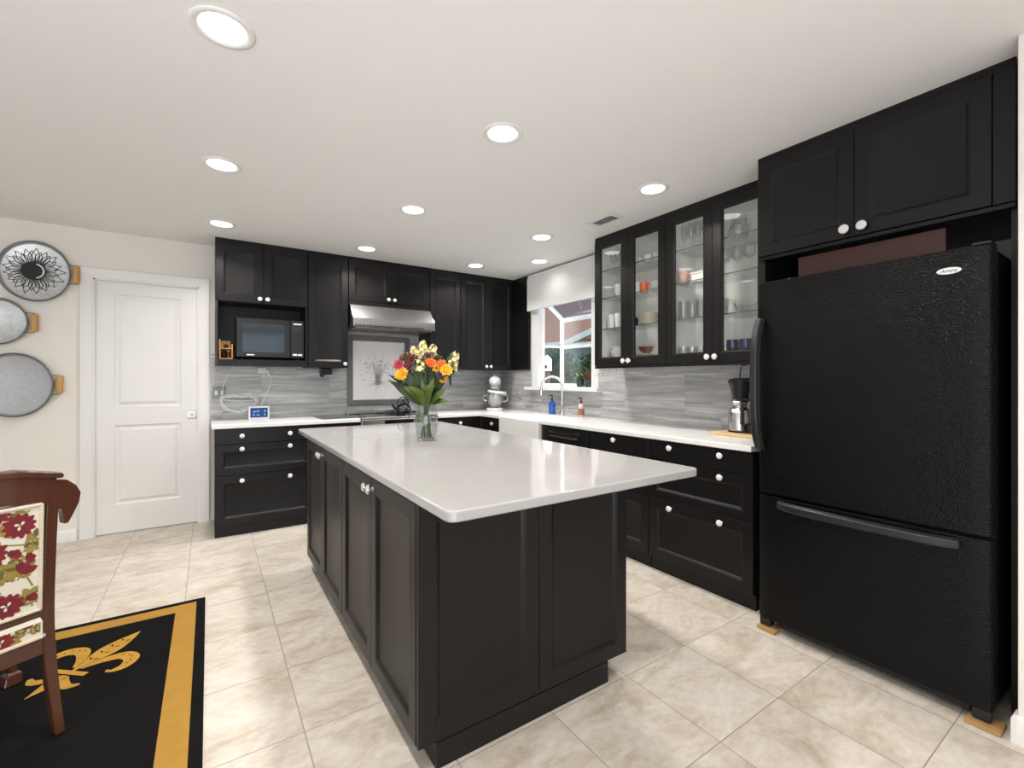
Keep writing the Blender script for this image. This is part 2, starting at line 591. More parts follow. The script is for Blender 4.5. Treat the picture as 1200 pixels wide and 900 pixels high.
    def rings(self, mp, rs, cap0=True, cap1=True, loop=False):
        """loft through rectangles (u0, u1, v0, v1, w)"""
        L = []
        for (u0, u1, v0, v1, w) in rs:
            L.append([self.v(mp(u, v, w)) for u, v in ((u0, v0), (u1, v0), (u1, v1), (u0, v1))])
        n = len(L)
        for k in range(n if loop else n - 1):
            a, b = L[k], L[(k + 1) % n]
            for i in range(4):
                j = (i + 1) % 4
                self.face([a[i], a[j], b[j], b[i]])
        if not loop:
            if cap0:
                self.face(L[0][::-1])
            if cap1:
                self.face(L[-1])
        return self

    def petal(self, base, tip, width, normal, cup=0.15, n=4, thick=0.0, shape=0.5):
        """a leaf or petal blade from base to tip"""
        base, tip = Vector(base), Vector(tip)
        d = tip - base
        ln = d.length
        s = d.cross(Vector(normal))
        if s.length < 1e-6:
            s = basis(d)[0]
        s.normalize()
        nn = s.cross(d).normalized()
        rows = []
        for i in range(n + 1):
            t = i / n
            w = width * (math.sin(PI * min(1, max(0.0, t ** (0.5 / shape * 0.5 + 0.5)))) if 0 < i < n else 0.06)
            lift = nn * (cup * ln * math.sin(PI * t) * 0.5)
            c = base + d * t + lift
            rows.append([self.v(c - s * w / 2 + nn * w * 0.12), self.v(c - nn * w * 0.06), self.v(c + s * w / 2 + nn * w * 0.12)])
        for a, b in zip(rows, rows[1:]):
            self.face([a[0], a[1], b[1], b[0]])
            self.face([a[1], a[2], b[2], b[1]])
        return self

    def build(self, name, mats, parent=None, world=True, smooth=38, bevel=0.0, seg=2, normals=True, loc=None, solid=0.0):
        if normals:
            bmesh.ops.recalc_face_normals(self.bm, faces=self.bm.faces[:])
        if parent is not None and world:
            mtx = Matrix.Identity(4)
            p = parent
            while p is not None:
                mtx = p.matrix_basis @ mtx
                p = p.parent
            self.bm.transform(mtx.inverted())
        elif loc is not None:
            self.bm.transform(Matrix.Translation(-Vector(loc)))
        me = bpy.data.meshes.new(name)
        self.bm.to_mesh(me)
        self.bm.free()
        for m in (mats if isinstance(mats, (list, tuple)) else [mats]):
            me.materials.append(m)
        if smooth:
            for p in me.polygons:
                p.use_smooth = True
            me.set_sharp_from_angle(angle=R(smooth))
        o = bpy.data.objects.new(name, me)
        col.objects.link(o)
        if parent is not None:
            o.parent = parent
        elif loc is not None:
            o.location = loc
        if solid:
            s = o.modifiers.new('solid', 'SOLIDIFY')
            s.thickness = solid
        if bevel:
            b = o.modifiers.new('bevel', 'BEVEL')
            b.width = bevel
            b.segments = seg
            b.limit_method = 'ANGLE'
            b.angle_limit = R(40)
            b.harden_normals = True
        return o


def tag(o, label, category, group=None, kind=None):
    o['label'] = label
    o['category'] = category
    if group:
        o['group'] = group
    if kind:
        o['kind'] = kind
    return o


def thing(name, label, category, loc=(0, 0, 0), rz=0.0, group=None):
    o = bpy.data.objects.new(name, None)
    col.objects.link(o)
    o.empty_display_size = 0.1
    o.location = loc
    o.rotation_euler = (0, 0, rz)
    return tag(o, label, category, group)


def dup(root, loc, rz=0.0, label=None, group=None):
    r = root.copy()
    col.objects.link(r)
    r.location = loc
    r.rotation_euler = (0, 0, rz)
    if label:
        r['label'] = label
    if group:
        r['group'] = group
    for ch in list(root.children):
        c = ch.copy()
        col.objects.link(c)
        c.parent = r
        for g in list(ch.children):
            d = g.copy()
            col.objects.link(d)
            d.parent = c
    return r


def structure(o, label, category):
    return tag(o, label, category, kind='structure')


def fback(Y):      # fronts that face the camera side (-Y); w grows outwards
    return lambda u, v, w: (u, Y - w, v)


def fright(X):     # fronts on the right run, facing -X
    return lambda u, v, w: (X - w, u, v)


def fleft(X):      # fronts facing +X
    return lambda u, v, w: (X + w, u, v)


def flat(Z):
    return lambda u, v, w: (u, v, Z + w)


def rect(i, u0, u1, v0, v1, w):
    return (u0 + i, u1 - i, v0 + i, v1 - i, w)


def shaker(mb, mp, u0, u1, v0, v1, t=0.02, fr=0.058):
    a = (u0, u1, v0, v1)
    return mb.rings(mp, [rect(0, *a, 0), rect(0, *a, t - .0015), rect(.0015, *a, t), rect(fr, *a, t),
                         rect(fr + .003, *a, t - .002), rect(fr + .006, *a, t - .0025),
                         rect(fr + .017, *a, t - .011), rect(fr + .019, *a, t - .0115)])


def slab(mb, mp, u0, u1, v0, v1, t=0.02):
    a = (u0, u1, v0, v1)
    return mb.rings(mp, [rect(0, *a, 0), rect(0, *a, t - .002), rect(.002, *a, t)])


def glassframe(mb, mp, u0, u1, v0, v1, t=0.02, fr=0.06):
    a = (u0, u1, v0, v1)
    return mb.rings(mp, [rect(0, *a, 0), rect(0, *a, t - .0015), rect(.0015, *a, t), rect(fr, *a, t),
                         rect(fr + .004, *a, t - .004), rect(fr + .010, *a, t - .006), rect(fr + .010, *a, 0)], loop=True)


def knob(mp, u, v, t, parent, material=None, r=0.019):
    o = Vector(mp(u, v, t))
    ax = Vector(mp(u, v, t + 1)) - o
    mb = MB()
    mb.lathe([(0.009, -0.0005), (0.009, 0.002), (0.0055, 0.006), (0.0055, 0.012), (r * .8, 0.015), (r, 0.020),
              (r, 0.024), (r * .78, 0.029), (r * .35, 0.0315), (0, 0.032)], o, ax, 12)
    return mb.build('knob', material or M['knob'], parent, smooth=25)


def door(mp, u0, u1, v0, v1, parent, kpos=None, t=0.02, fr=0.058, name='door', style=shaker, kmat=None, kr=0.019):
    d = style(MB(), mp, u0, u1, v0, v1, t) if style is slab else style(MB(), mp, u0, u1, v0, v1, t, fr)
    o = d.build(name, M['cab'], parent, smooth=20)
    for (u, v) in (kpos or []):
        knob(mp, u, v, t if style is slab else t, o, kmat, kr)
    return o


# ------------------------------------------------------------------ room shell
ZC = 2.505
YB = 4.97        # back wall face
XR = 3.145       # right wall face
XL, YF = -4.5, -3.2

MB().box(XL - .2, 3.4, YF - .2, YB + .2, -0.06, 0).build('floor', M['floor'])
structure(bpy.data.objects['floor'], 'pale beige travertine look tile floor with thin grout lines', 'floor')
MB().box(XL - .2, 3.4, YF - .2, YB + .2, ZC, ZC + .08).build('ceiling', M['ceiling'])
structure(bpy.data.objects['ceiling'], 'flat off white painted ceiling', 'ceiling')

DX0, DX1, DZ = -0.785, -0.078, 2.115
b = MB()
b.box(XL, DX0, YB, YB + .14, 0, ZC)
b.box(DX1, XR + .05, YB, YB + .14, 0, ZC)
b.box(DX0, DX1, YB, YB + .14, DZ, ZC)
structure(b.build('wall_back', M['wall']), 'warm white wall behind the trays, door and cooking run', 'wall')

WY0, WY1, WZ0, WZ1 = 3.29, 4.155, 1.205, 2.24
b = MB()
b.box(XR, XR + .05, 0.35, WY0, 0, ZC)
b.box(XR, XR + .05, WY1, YB, 0, ZC)
b.box(XR, XR + .05, WY0, WY1, 0, WZ0)
b.box(XR, XR + .05, WY0, WY1, WZ1, ZC)
structure(b.build('wall_right', M['wall']), 'painted wall behind the sink run and fridge', 'wall')
b = MB().box(2.385, XR + .14, YF, 0.348, 0, ZC)
structure(b.build('wall_near', M['wall'], bevel=.004), 'white wall end at the right edge, beside the fridge', 'wall')
b = MB()
b.box(XL - .14, XL, YF, -1.6, 0, ZC)
b.box(XL - .14, XL, 2.8, YB, 0, ZC)
b.box(XL - .14, XL, -1.6, 2.8, 2.4, ZC)
structure(b.build('wall_left', M['wall']), 'dining side wall with a wide opening, out of view', 'wall')
b = MB()
b.box(XL, -2.8, YF - .14, YF, 0, ZC)
b.box(1.6, 2.385, YF - .14, YF, 0, ZC)
b.box(-2.8, 1.6, YF - .14, YF, 2.4, ZC)
structure(b.build('wall_front', M['wall']), 'wall behind the camera with a wide patio opening', 'wall')

# baseboards


def base_prof(mb, mp, u0, u1, h=0.09):
    return mb.rings(mp, [(u0, u1, 0, h, 0), (u0, u1, 0, h, .008), (u0, u1, 0, h - .012, .014), (u0, u1, 0, 0.0, .014)], cap1=False) \
        if False else mb.prism([(0, 0), (.014, 0), (.014, h - .016), (.009, h - .005), (.006, h), (0, h)],
                               lambda a, c, w: mp(w, c, a), u0, u1)


structure(base_prof(MB(), fback(YB - .0005), XL, DX0 - .095).build('baseboard_back', M['white']),
          'white baseboard under the metal trays', 'baseboard')
b = base_prof(MB(), fright(2.384), YF, 0.349, .10)
b.prism([(0, 0), (.014, 0), (.014, .084), (.009, .095), (.006, .10), (0, .10)], lambda a, c, w: (w, .349 + a, c), 2.37, 2.42)
structure(b.build('baseboard_near', M['white']), 'white baseboard on the wall end beside the fridge', 'baseboard')

# door casing (trim_1)
b = MB()
cw = 0.088
yy = YB - .0005
prof = [(0, 0), (0, .010), (.012, .019), (.022, .015), (cw - .02, .013), (cw - .008, .011), (cw, .008), (cw, 0)]  # outer -> inner
for side, x in ((1, DX0 - cw), (-1, DX1 + cw)):
    b.prism([(p, q) for p, q in prof], lambda p, q, w, s=side, x=x: (x + s * p, yy - q, w), 0, DZ + cw)
b.prism(prof, lambda p, q, w: (w, yy - q, DZ + cw - p), DX0 - cw, DX1 + cw)
# jamb
b.box(DX0 - .002, DX0 + .012, YB - .001, YB + .13, 0, DZ)
b.box(DX1 - .012, DX1 + .002, YB - .001, YB + .13, 0, DZ)
b.box(DX0, DX1, YB - .001, YB + .13, DZ - .012, DZ + .002)
structure(b.build('trim_1', M['white'], smooth=30), 'white door casing around the pocket door', 'trim')

# door_1 : two-panel pocket door
dr = MB()
mp = fback(YB + .055)
x0, x1 = DX0 + .013, DX1 - .013
t = .035
z0, z1 = .008, DZ - .013
px0, px1 = x0 + .115, x1 - .115
pz = [(.24, .905), (1.055, 2.0)]
dr.rings(mp, [(x0, x1, z0, z1, -.005), (x0, x1, z0, z1, 0)], cap1=False)


def stile(u0, u1, v0, v1):
    dr.rings(mp, [(u0, u1, v0, v1, 0), (u0, u1, v0, v1, t)], cap0=False)


stile(x0, px0, z0, z1)
stile(px1, x1, z0, z1)
stile(px0, px1, z0, pz[0][0])
stile(px0, px1, pz[0][1], pz[1][0])
stile(px0, px1, pz[1][1], z1)
for (a, c) in pz:
    q = (px0, px1, a, c)
    dr.rings(mp, [rect(0, *q, t), rect(.006, *q, t - .006), rect(.014, *q, t - .010), rect(.022, *q, t - .010),
                  rect(.046, *q, t - .002)], cap0=False)
d1 = dr.build('door_1', M['white'], normals=True, smooth=15)
structure(d1, 'white two panel pocket door with a square flush pull', 'door')
pl = MB()
mpp = fback(YB + .055 - t)
pl.rings(mpp, [(-.160, -.095, .937, 1.002, -.001), (-.160, -.095, .937, 1.002, .003), (-.157, -.098, .940, .999, .004),
               (-.146, -.109, .951, .988, .004), (-.146, -.109, .951, .988, -.001)], cap1=True)
o = pl.build('flush_pull', M['steel'], d1, bevel=0)
pl = MB()
pl.box(-.130, -.124, YB + .055 - t - .004, YB + .055 - t + .001, .962, .978)
pl.build('pull_latch', M['brass'], o)

# backsplash tiles (trim_2, trim_3) with a slim ledge border under the cabinets
b = MB()
b.box(.012, XR - .012, YB - .012, YB - .0005, .88, 1.52)
b.box(.012, 2.0, YB - .013, YB - .0125, 1.52, 1.98) if False else b.box(1.15, 2.0, YB - .012, YB - .0005, 1.5205, 1.98)
structure(b.build('trim_2', M['splash']), 'grey streaked stone tile backsplash behind the range', 'backsplash')
b = MB()
b.box(XR - .012, XR - .0005, 1.345, WY0 - .09, .88, 1.50)
b.box(XR - .012, XR - .0005, WY0 - .09, WY1 + .11, .88, WZ0 - .04)
b.box(XR - .012, XR - .0005, WY1 + .11, YB - .012, .88, 1.50)
structure(b.build('trim_3', M['splash']), 'grey streaked stone tile backsplash along the sink wall', 'backsplash')
# narrow relief borders of the tiling
b = MB()
yb = YB - .0125
for zz, hh in ((1.352, .040), (.985, .030)):
    xx = .02
    while xx < 3.11:
        if not (1.14 < xx < 2.0):
            b.box(xx, xx + .047, yb - .0035, yb, zz, zz + hh)
        xx += .05
structure(b.build('trim_4', M['splash'], bevel=.002), 'narrow mosaic border rows on the range wall tiles', 'trim')
b = MB()
xb = XR - .0125
for zz, hh in ((1.352, .040), (.985, .030)):
    q = 1.36
    while q < 4.9:
        if not (WY0 - .10 < q + .05 and q < WY1 + .12 and zz > 1.1):
            b.box(xb - .0035, xb, q, q + .047, zz, zz + hh)
        q += .05
structure(b.build('trim_5', M['splash'], bevel=.002), 'narrow mosaic border rows on the sink wall tiles', 'trim')

# ------------------------------------------------------------------ garden window
win = MB()
XO = XR + .03
XG = 3.47
b = MB()
# casing inside
b.box(XR - .018, XR - .0005, WY1, WY1 + .125, WZ0, WZ1 + .10)
b.box(XR - .018, XR - .0005, WY0 - .10, WY0, WZ0, WZ1 + .10)
b.box(XR - .018, XR - .0005, WY0, WY1, WZ1, WZ1 + .10)
# reveal lining
b.box(XR - .001, XO - .001, WY1 - .012, WY1 + .001, WZ0, WZ1)
b.box(XR - .001, XO - .001, WY0 - .001, WY0 + .012, WZ0, WZ1)
b.box(XR - .001, XO + .01, WY0, WY1, WZ1 - .012, WZ1 + .001)
w1 = b.build('window_1', M['vinyl'], bevel=.002)
structure(w1, 'white garden window bay over the sink with a glass shelf', 'window')
b = MB()
b.box(3.045, XR + .001, WY0 - .16, WY1 + .17, WZ0 - .035, WZ0 - .001)
b.box(XR + .001, XG + .03, WY0 - .02, WY1 + .02, WZ0 - .035, WZ0 - .001)
b.build('window_sill', M['vinyl'], w1, bevel=.004)
fr = MB()
ya, yc = WY0 + .013, WY1 - .013
zt = 2.0
pw = .034
for y in (ya, yc):
    s = 1 if y == ya else -1
    fr.box(XG - pw, XG, y, y + s * pw, WZ0, zt)                       # outer corner post
    fr.box(XO + .0, XO + .018, y, y + s * .024, WZ0, WZ1 - .02)        # wall post
    fr.box(XO + .018, XG - pw, y, y + s * .024, WZ0, WZ0 + .035)       # bottom rail
    fr.bar((XO + .02, y + s * .012, WZ1 - .05), (XG - .01, y + s * .012, zt - .005), .03, .04)  # sloped rafter
    fr.box(XO + .018, XG - pw, y, y + s * .024, 1.655, 1.672)
fr.box(XG - pw, XG, ya + pw, yc - pw, zt - .05, zt)
fr.box(XG - pw, XG, ya + pw, yc - pw, WZ0, WZ0 + .035)
fr.box(XG - pw, XG, ya + pw, yc - pw, 1.642, 1.672)
fr.build('window_frame', M['vinyl'], w1, bevel=.002)
MB().box(XG - .018, XG - .014, ya + pw, yc - pw, WZ0 + .03, zt - .05).build('pane', M['glass'], w1)
for y in (ya + .012, yc - .012):
    b = MB()
    b.prism([(XO + .02, WZ0 + .03), (XG - pw, WZ0 + .03), (XG - pw, zt - .01), (XO + .02, WZ1 - .06)],
            lambda u, v, w, y=y: (u, y + w, v), -.002, .002)
    b.build('pane', M['glass'], w1)
b = MB()
b.prism([(XO + .02, WZ1 - .045), (XG - .01, zt - .003), (XG - .01, zt + .001), (XO + .02, WZ1 - .041)],
        lambda u, v, w: (u, w, v), ya + .026, yc - .026)
b.build('roof_pane', M['roofglass'], w1)
b = MB()
b.box(XO + .035, XG - pw - .002, ya + .026, yc - .026, 1.673, 1.679)
b.build('glass_shelf', M['shelfglass'], w1)

# roman blind
bl = thing('window_blind', 'white fabric blind drawn up above the garden window', 'blind', (3.08, 3.73, 2.08))
b = MB()
prof = [(0, .0), (0, .012)]
zz0, zz1 = 2.075, 2.452
pts = []
n = 8
for i in range(n + 1):
    z = zz1 - (zz1 - zz0) * i / n
    pts.append((.004 if i % 2 else .0, z))
fp = [(3.068 - a, z) for a, z in pts] + [(3.082, zz0), (3.082, zz1)]
b.prism(fp, lambda u, v, w: (u, w, v), 3.172, 4.288)
b.build('fabric', M['blind'], bl, smooth=50)
b = MB()
b.box(3.070, 3.124, 3.175, 4.285, 2.454, 2.485)
b.build('headrail', M['plastic'], bl, bevel=.004)
b = MB()
b.box(3.061, 3.066, 3.175, 4.285, 2.078, 2.100)
b.build('hem_bar', M['plastic'], bl, bevel=.002)

# ------------------------------------------------------------------ outdoors beyond the garden window
b = MB().box(3.6, 22, -4, 22, -.35, -.30)
structure(b.build('ground', M['soil']), 'dark garden ground outside the window', 'ground')
hs = thing('neighbouring_house', 'blue grey house with rust roof and white fascia beyond the garden', 'house', (9.6, 10, -.3))
MB().box(9.4, 12.5, 5.0, 17.5, -.29, 2.35).build('siding_wall', M['sidingblue'], hs)
b = MB()
b.prism([(8.9, 2.33), (13.4, 5.6), (13.4, 5.72), (8.9, 2.45)], lambda u, v, w: (u, w, v), 4.6, 18)
b.build('roof', M['shingle'], hs)
b = MB()
b.box(8.80, 8.898, 10.4, 18, 2.27, 2.44)
b.build('fascia', M['fascia'], hs)
b = MB()
b.bar((8.84, 10.45, 2.35), (8.84, 5.0, 3.64), .10, .17)
b.build('gable_board', M['fascia'], hs)
b = MB()
b.prism([(10.3, 2.2), (5.05, 2.2), (5.05, 3.5)], lambda u, v, w: (w, u, v), 8.9, 9.0)
b.build('gable_wall', M['sidingblue'], hs)
b = MB()
b.box(9.30, 9.398, 7.3, 8.1, .5, 2.0)
b.build('house_window', M['blackglass'], hs)
rnd = random.Random(3)


def bush(name, label, c, rx, rz_, n, cat_):
    t_ = thing(name, label, cat_, (c[0], c[1], -.3), group=None)
    mb = MB()
    for i in range(n):
        a, e = rnd.uniform(0, 2 * PI), rnd.uniform(-.4, PI / 2)
        rr = rnd.uniform(.55, 1)
        p = Vector((c[0] + rx * rr * math.cos(a) * math.cos(e), c[1] + rx * rr * math.sin(a) * math.cos(e),
                    c[2] + rz_ * rr * math.sin(e)))
        d = Vector((rnd.uniform(-1, 1), rnd.uniform(-1, 1), rnd.uniform(-.6, 1))).normalized()
        mb.petal(p, p + d * rnd.uniform(.12, .24), rnd.uniform(.06, .11), (rnd.uniform(-1, 1), rnd.uniform(-1, 1), 1), n=2)
    mb.build('foliage', M['hedge'], t_, normals=False)
    b2 = MB()
    for k in range(4):
        a = k * PI / 2 + .3
        b2.tube([(c[0] + .05 * math.cos(a), c[1] + .05 * math.sin(a), -.3),
                 (c[0] + rx * .35 * math.cos(a), c[1] + rx * .35 * math.sin(a), c[2] + rz_ * .3)], [.03, .012], 6)
    b2.build('stem', M['bark'], t_)
    return t_


bush('garden_shrub', 'tall dark shrub behind the left half of the garden window', (6.8, 8.25, .75), .6, 1.2, 1500, 'shrub')
bush('garden_shrub', 'low dark shrub seen above the potted plants', (6.6, 6.85, .85), .62, 1.0, 1300, 'shrub')
bush('garden_shrub', 'small shrub at the left side pane of the garden window', (5.9, 10.2, .75), .60, .9, 900, 'shrub')

bh = thing('birdhouse', 'white birdhouse with a black hole on a brown post outside the window', 'birdhouse', (4.07, 5.2, -.3))
b = MB()
b.prism([(-.065, 0), (.065, 0), (.065, .17), (0, .235), (-.065, .17)], lambda u, v, w: (4.07 + u * .83 + w * .55, 5.2 - u * .55 + w * .83, 1.41 + v), -.06, .06)
b.build('house_box', M['fascia'], bh, bevel=.003)
b = MB()
b.cyl((4.07 - .55 * .058 - .018, 5.2 - .83 * .058 + .012, 1.47), (4.07 - .55 * .065 - .018, 5.2 - .83 * .065 + .012, 1.47), .026, 16)
b.build('entry_hole', M['ink'], bh)
b = MB()
b.cyl((4.07, 5.2, -.3), (4.07, 5.2, 1.409), .045, 10)
b.build('post', M['bark'], bh)

pots = [(3.36, 3.70, .055, .085, 'small dark glazed pot with greenery, leftmost on the window sill', 'leaf'),
        (3.355, 3.56, .06, .095, 'dark glazed pot with rust leaves in the middle of the window sill', 'petalrust'),
        (3.35, 3.42, .05, .08, 'dark glazed pot with bright greenery, rightmost on the window sill', 'leaf')]
for (x, y, r, h, lab, mm) in pots:
    z = WZ0
    p = thing('potted_plant', lab, 'potted plant', (x, y, z))
    b = MB()
    b.lathe([(0, .001), (r * .75, .001), (r * .95, h * .7), (r, h), (r * .9, h), (r * .85, h * .8), (0, h * .8)], (x, y, z), seg=20)
    b.build('pot', M['pot'], p)
    b = MB()
    for i in range(26):
        a = rnd.uniform(0, 2 * PI)
        q = rnd.uniform(.3, 1)
        b0 = Vector((x + .02 * math.cos(a), y + .02 * math.sin(a), z + h * .8))
        tp = b0 + Vector((q * .06 * math.cos(a), q * .06 * math.sin(a), rnd.uniform(.03, .10)))
        b.petal(b0, tp, .022, (0, 0, 1), cup=.3, n=3)
    b.build('foliage', M[mm], p, normals=False)

# ------------------------------------------------------------------ recessed ceiling lights and vent
cans = [(.04, 1.87, 'large round recessed ceiling light at the upper left, nearest the camera'),
        (1.21, 1.90, 'round recessed ceiling light above the near end of the island'),
        (2.36, 1.92, 'round recessed ceiling light in front of the third glass cabinet door'),
        (.06, 3.06, 'round recessed ceiling light, second from the camera in the left row'),
        (1.22, 3.11, 'round recessed ceiling light above the far end of the island'),
        (2.37, 3.10, 'round recessed ceiling light beyond the ceiling vent, before the sink light'),
        (.08, 4.22, 'round recessed ceiling light in front of the cabinet above the microwave'),
        (1.22, 4.27, 'round recessed ceiling light in front of the cabinet above the range hood'),
        (2.37, 4.26, 'round recessed ceiling light in front of the far corner cabinets'),
        (.04, .66, 'recessed ceiling light of the left row nearest to the dining side'),
        (1.21, .66, 'recessed ceiling light between the island end and the dining side'),
        (2.83, 3.74, 'round recessed ceiling light above the sink, just before the window blind')]
for i, (x, y, lab) in enumerate(cans):
    if i == 0:
        c0 = thing('recessed_light', lab, 'ceiling light', (x, y, ZC), group='recessed ceiling lights')
        b = MB()
        b.lathe([(.100, -.0005), (.100, -.003), (.094, -.007), (.082, -.008), (.074, -.004), (.070, -.0005)], (x, y, ZC), seg=40, closed=True)
        b.build('trim_ring', M['white'], c0, smooth=60)
        b = MB()
        b.lathe([(0, -.0025), (.072, -.0025), (.072, -.0008), (0, -.0008)], (x, y, ZC), seg=40)
        b.build('lens', M['lens'], c0)
        ld = bpy.data.lights.new('can_lamp', 'AREA')
        ld.shape = 'DISK'
        ld.size = .14
        ld.energy = CAN_POWER
        ld.color = CAN_COLOR
        ld.spread = R(135)
        lo = bpy.data.objects.new('can_lamp', ld)
        col.objects.link(lo)
        lo.parent = c0
        lo.location = (0, 0, -.0045)
    else:
        cn = dup(c0, (x, y, ZC), 0, lab)
        if 'above the sink' in lab:      # lamp turned down to keep a hot spot off the blind
            for chd in cn.children:
                if chd.type == 'LIGHT':
                    chd.data = chd.data.copy()
                    chd.data.energy = CAN_POWER * .10

vt = thing('ceiling_vent', 'white rectangular air vent with dark louvres in the ceiling', 'vent', (2.515, 2.49, ZC))
b = MB()
b.rings(flat(ZC - .0005), [(2.440, 2.590, 2.355, 2.630, 0), (2.440, 2.590, 2.355, 2.630, -.004), (2.452, 2.578, 2.368, 2.617, -.008),
                           (2.468, 2.562, 2.392, 2.592, -.008), (2.468, 2.562, 2.392, 2.592, 0)], loop=True)
b.build('frame', M['vent'], vt)
b = MB()
for k in range(6):
    x = 2.476 + k * .0155
    b.bar((x, 2.393, ZC - .004), (x, 2.591, ZC - .004), .0015, .007, up=(.3, 0, 1))
b.box(2.469, 2.561, 2.489, 2.495, ZC - .008, ZC - .0008)
b.build('louvre', M['plate'], vt)
MB().box(2.469, 2.561, 2.393, 2.591, ZC - .0012, ZC - .0006).build('duct_opening', M['ventdark'], vt)

# ------------------------------------------------------------------ base cabinets
ZK = 0.088        # top of the plinth
ZT = 0.884        # top of carcass
ZW0, ZW = 0.886, 0.920   # worktop
G = .0015


def base_cab(label, mp, orient, u0, u1, plane, depth, fronts, group=None, side=None):
    """fronts: list of (style, u0, u1, v0, v1, [knobs], name)"""
    um = (u0 + u1) / 2
    loc = (um, plane + depth / 2, 0) if orient == 'back' else (plane + depth / 2, um, 0)
    t_ = thing('base_cabinet', label, 'cabinet', loc, group=group)
    b = MB()
    if orient == 'back':
        b.box(u0 + G, u1 - G, plane, plane + depth, ZK, ZT)
    else:
        b.box(plane, plane + depth, u0 + G, u1 - G, ZK, ZT)
    b.build('body', M['cab'], t_)
    b = MB()
    if orient == 'back':
        b.box(u0 + G, u1 - G, plane + .012, plane + depth, 0, ZK - .001)
    else:
        b.box(plane + .012, plane + depth, u0 + G, u1 - G, 0, ZK - .001)
    b.build('plinth', M['cab'], t_)
    for (st, a, c, v0, v1, ks, nm) in fronts:
        door(mp, a, c, v0, v1, t_, ks, name=nm, style=st)
    return t_


g2 = .0018
YBASE = 4.385
mb_ = fback(YBASE)
x0, x1 = .036, .775
base_cab('dark three drawer base cabinet beside the white pocket door', mb_, 'back', x0, x1, YBASE, .565, [
    (slab, x0 + g2, x1 - g2, .757, .880, [(x0 + .19, .822), (x1 - .19, .822)], 'drawer'),
    (shaker, x0 + g2, x1 - g2, .503, .753, [(x0 + .19, .715), (x1 - .19, .715)], 'drawer'),
    (shaker, x0 + g2, x1 - g2, .094, .499, [(x0 + .19, .455), (x1 - .19, .455)], 'drawer')])
x0, x1 = .778, 1.185
base_cab('narrow dark base cabinet left of the range, mostly behind the island', mb_, 'back', x0, x1, YBASE, .565, [
    (slab, x0 + g2, x1 - g2, .757, .880, [((x0 + x1) / 2, .822)], 'drawer'),
    (shaker, x0 + g2, x1 - g2, .503, .753, [((x0 + x1) / 2, .715)], 'drawer'),
    (shaker, x0 + g2, x1 - g2, .094, .499, [((x0 + x1) / 2, .455)], 'drawer')])
x0, x1 = 1.978, 2.488
base_cab('dark base cabinet right of the range, behind the flower vase', mb_, 'back', x0, x1, YBASE, .565, [
    (slab, x0 + g2, x1 - .03, .757, .880, [(2.235, .822)], 'drawer'),
    (shaker, x0 + g2, x1 - .03, .094, .753, [(2.42, .68)], 'door')])
XBASE = 2.512
mr_ = fright(XBASE)
y0, y1 = 3.925, 4.35
base_cab('dark corner base cabinet between the sink and the range run', mr_, 'right', y0, y1, XBASE, .61, [
    (slab, y0 + g2, y1 - .03, .757, .880, [(4.10, .822)], 'drawer'),
    (shaker, y0 + g2, y1 - .03, .094, .753, [(4.0, .68)], 'door')])
# sink base (lower top because the apron sink sits on it)
y0, y1 = 3.262, 3.922
sb = thing('base_cabinet', 'dark base cabinet carrying the white apron sink', 'cabinet', (2.82, 3.59, 0))
MB().box(XBASE, 3.12, y0 + G, y1 - G, ZK, .655).build('body', M['cab'], sb)
MB().box(XBASE + .012, 3.12, y0 + G, y1 - G, 0, ZK - .001).build('plinth', M['cab'], sb)
ym = (y0 + y1) / 2
door(mr_, y0 + g2, ym - .001, .094, .652, sb, [(ym - .04, .58)])
door(mr_, ym + .001, y1 - g2, .094, .652, sb, [(ym + .04, .58)])
y0, y1 = 2.066, 2.640
base_cab('dark base cabinet between the dishwasher and the widest drawers', mr_, 'right', y0, y1, XBASE, .61, [
    (slab, y0 + g2, y1 - g2, .755, .880, [(2.375, .842)], 'drawer'),
    (shaker, y0 + g2, y1 - g2, .491, .751, [(2.375, .716)], 'drawer'),
    (shaker, y0 + g2, y1 - g2, .094, .487, [(2.375, .450)], 'drawer')])
y0, y1 = 1.347, 2.062
base_cab('dark wide three drawer base cabinet next to the fridge', mr_, 'right', y0, y1, XBASE, .61, [
    (slab, y0 + g2, y1 - g2, .755, .880, [(1.885, .842), (1.535, .842)], 'drawer'),
    (shaker, y0 + g2, y1 - g2, .491, .751, [(1.885, .716), (1.535, .716)], 'drawer'),
    (shaker, y0 + g2, y1 - g2, .094, .487, [(1.885, .450), (1.535, .450)], 'drawer')])

# dishwasher
y0, y1 = 2.646, 3.255
dw = thing('dishwasher', 'black dishwasher with a bar handle, right of the apron sink', 'dishwasher', (2.8, 2.95, 0))
MB().box(XBASE + .002, 3.10, y0 + .003, y1 - .003, .02, .882).build('body', M['black'], dw)
slab(MB(), mr_, y0 + .003, y1 - .003, .10, .880, .024).build('door', M['cab'], dw)
b = MB()
b.rings(fright(XBASE - .024), [(2.74, 3.16, .775, .842, 0.0), (2.74, 3.16, .775, .842, .004), (2.745, 3.155, .780, .837, .005),
                               (2.752, 3.148, .787, .830, .001)])
b.build('control_panel', M['blackglass'], dw)
b = MB()
b.tube([(XBASE - .026, 3.12, .80), (XBASE - .05, 3.10, .80), (XBASE - .05, 2.80, .80), (XBASE - .026, 2.78, .80)], .008, 8)
b.build('handle', M['handle'], dw)

# ------------------------------------------------------------------ worktops


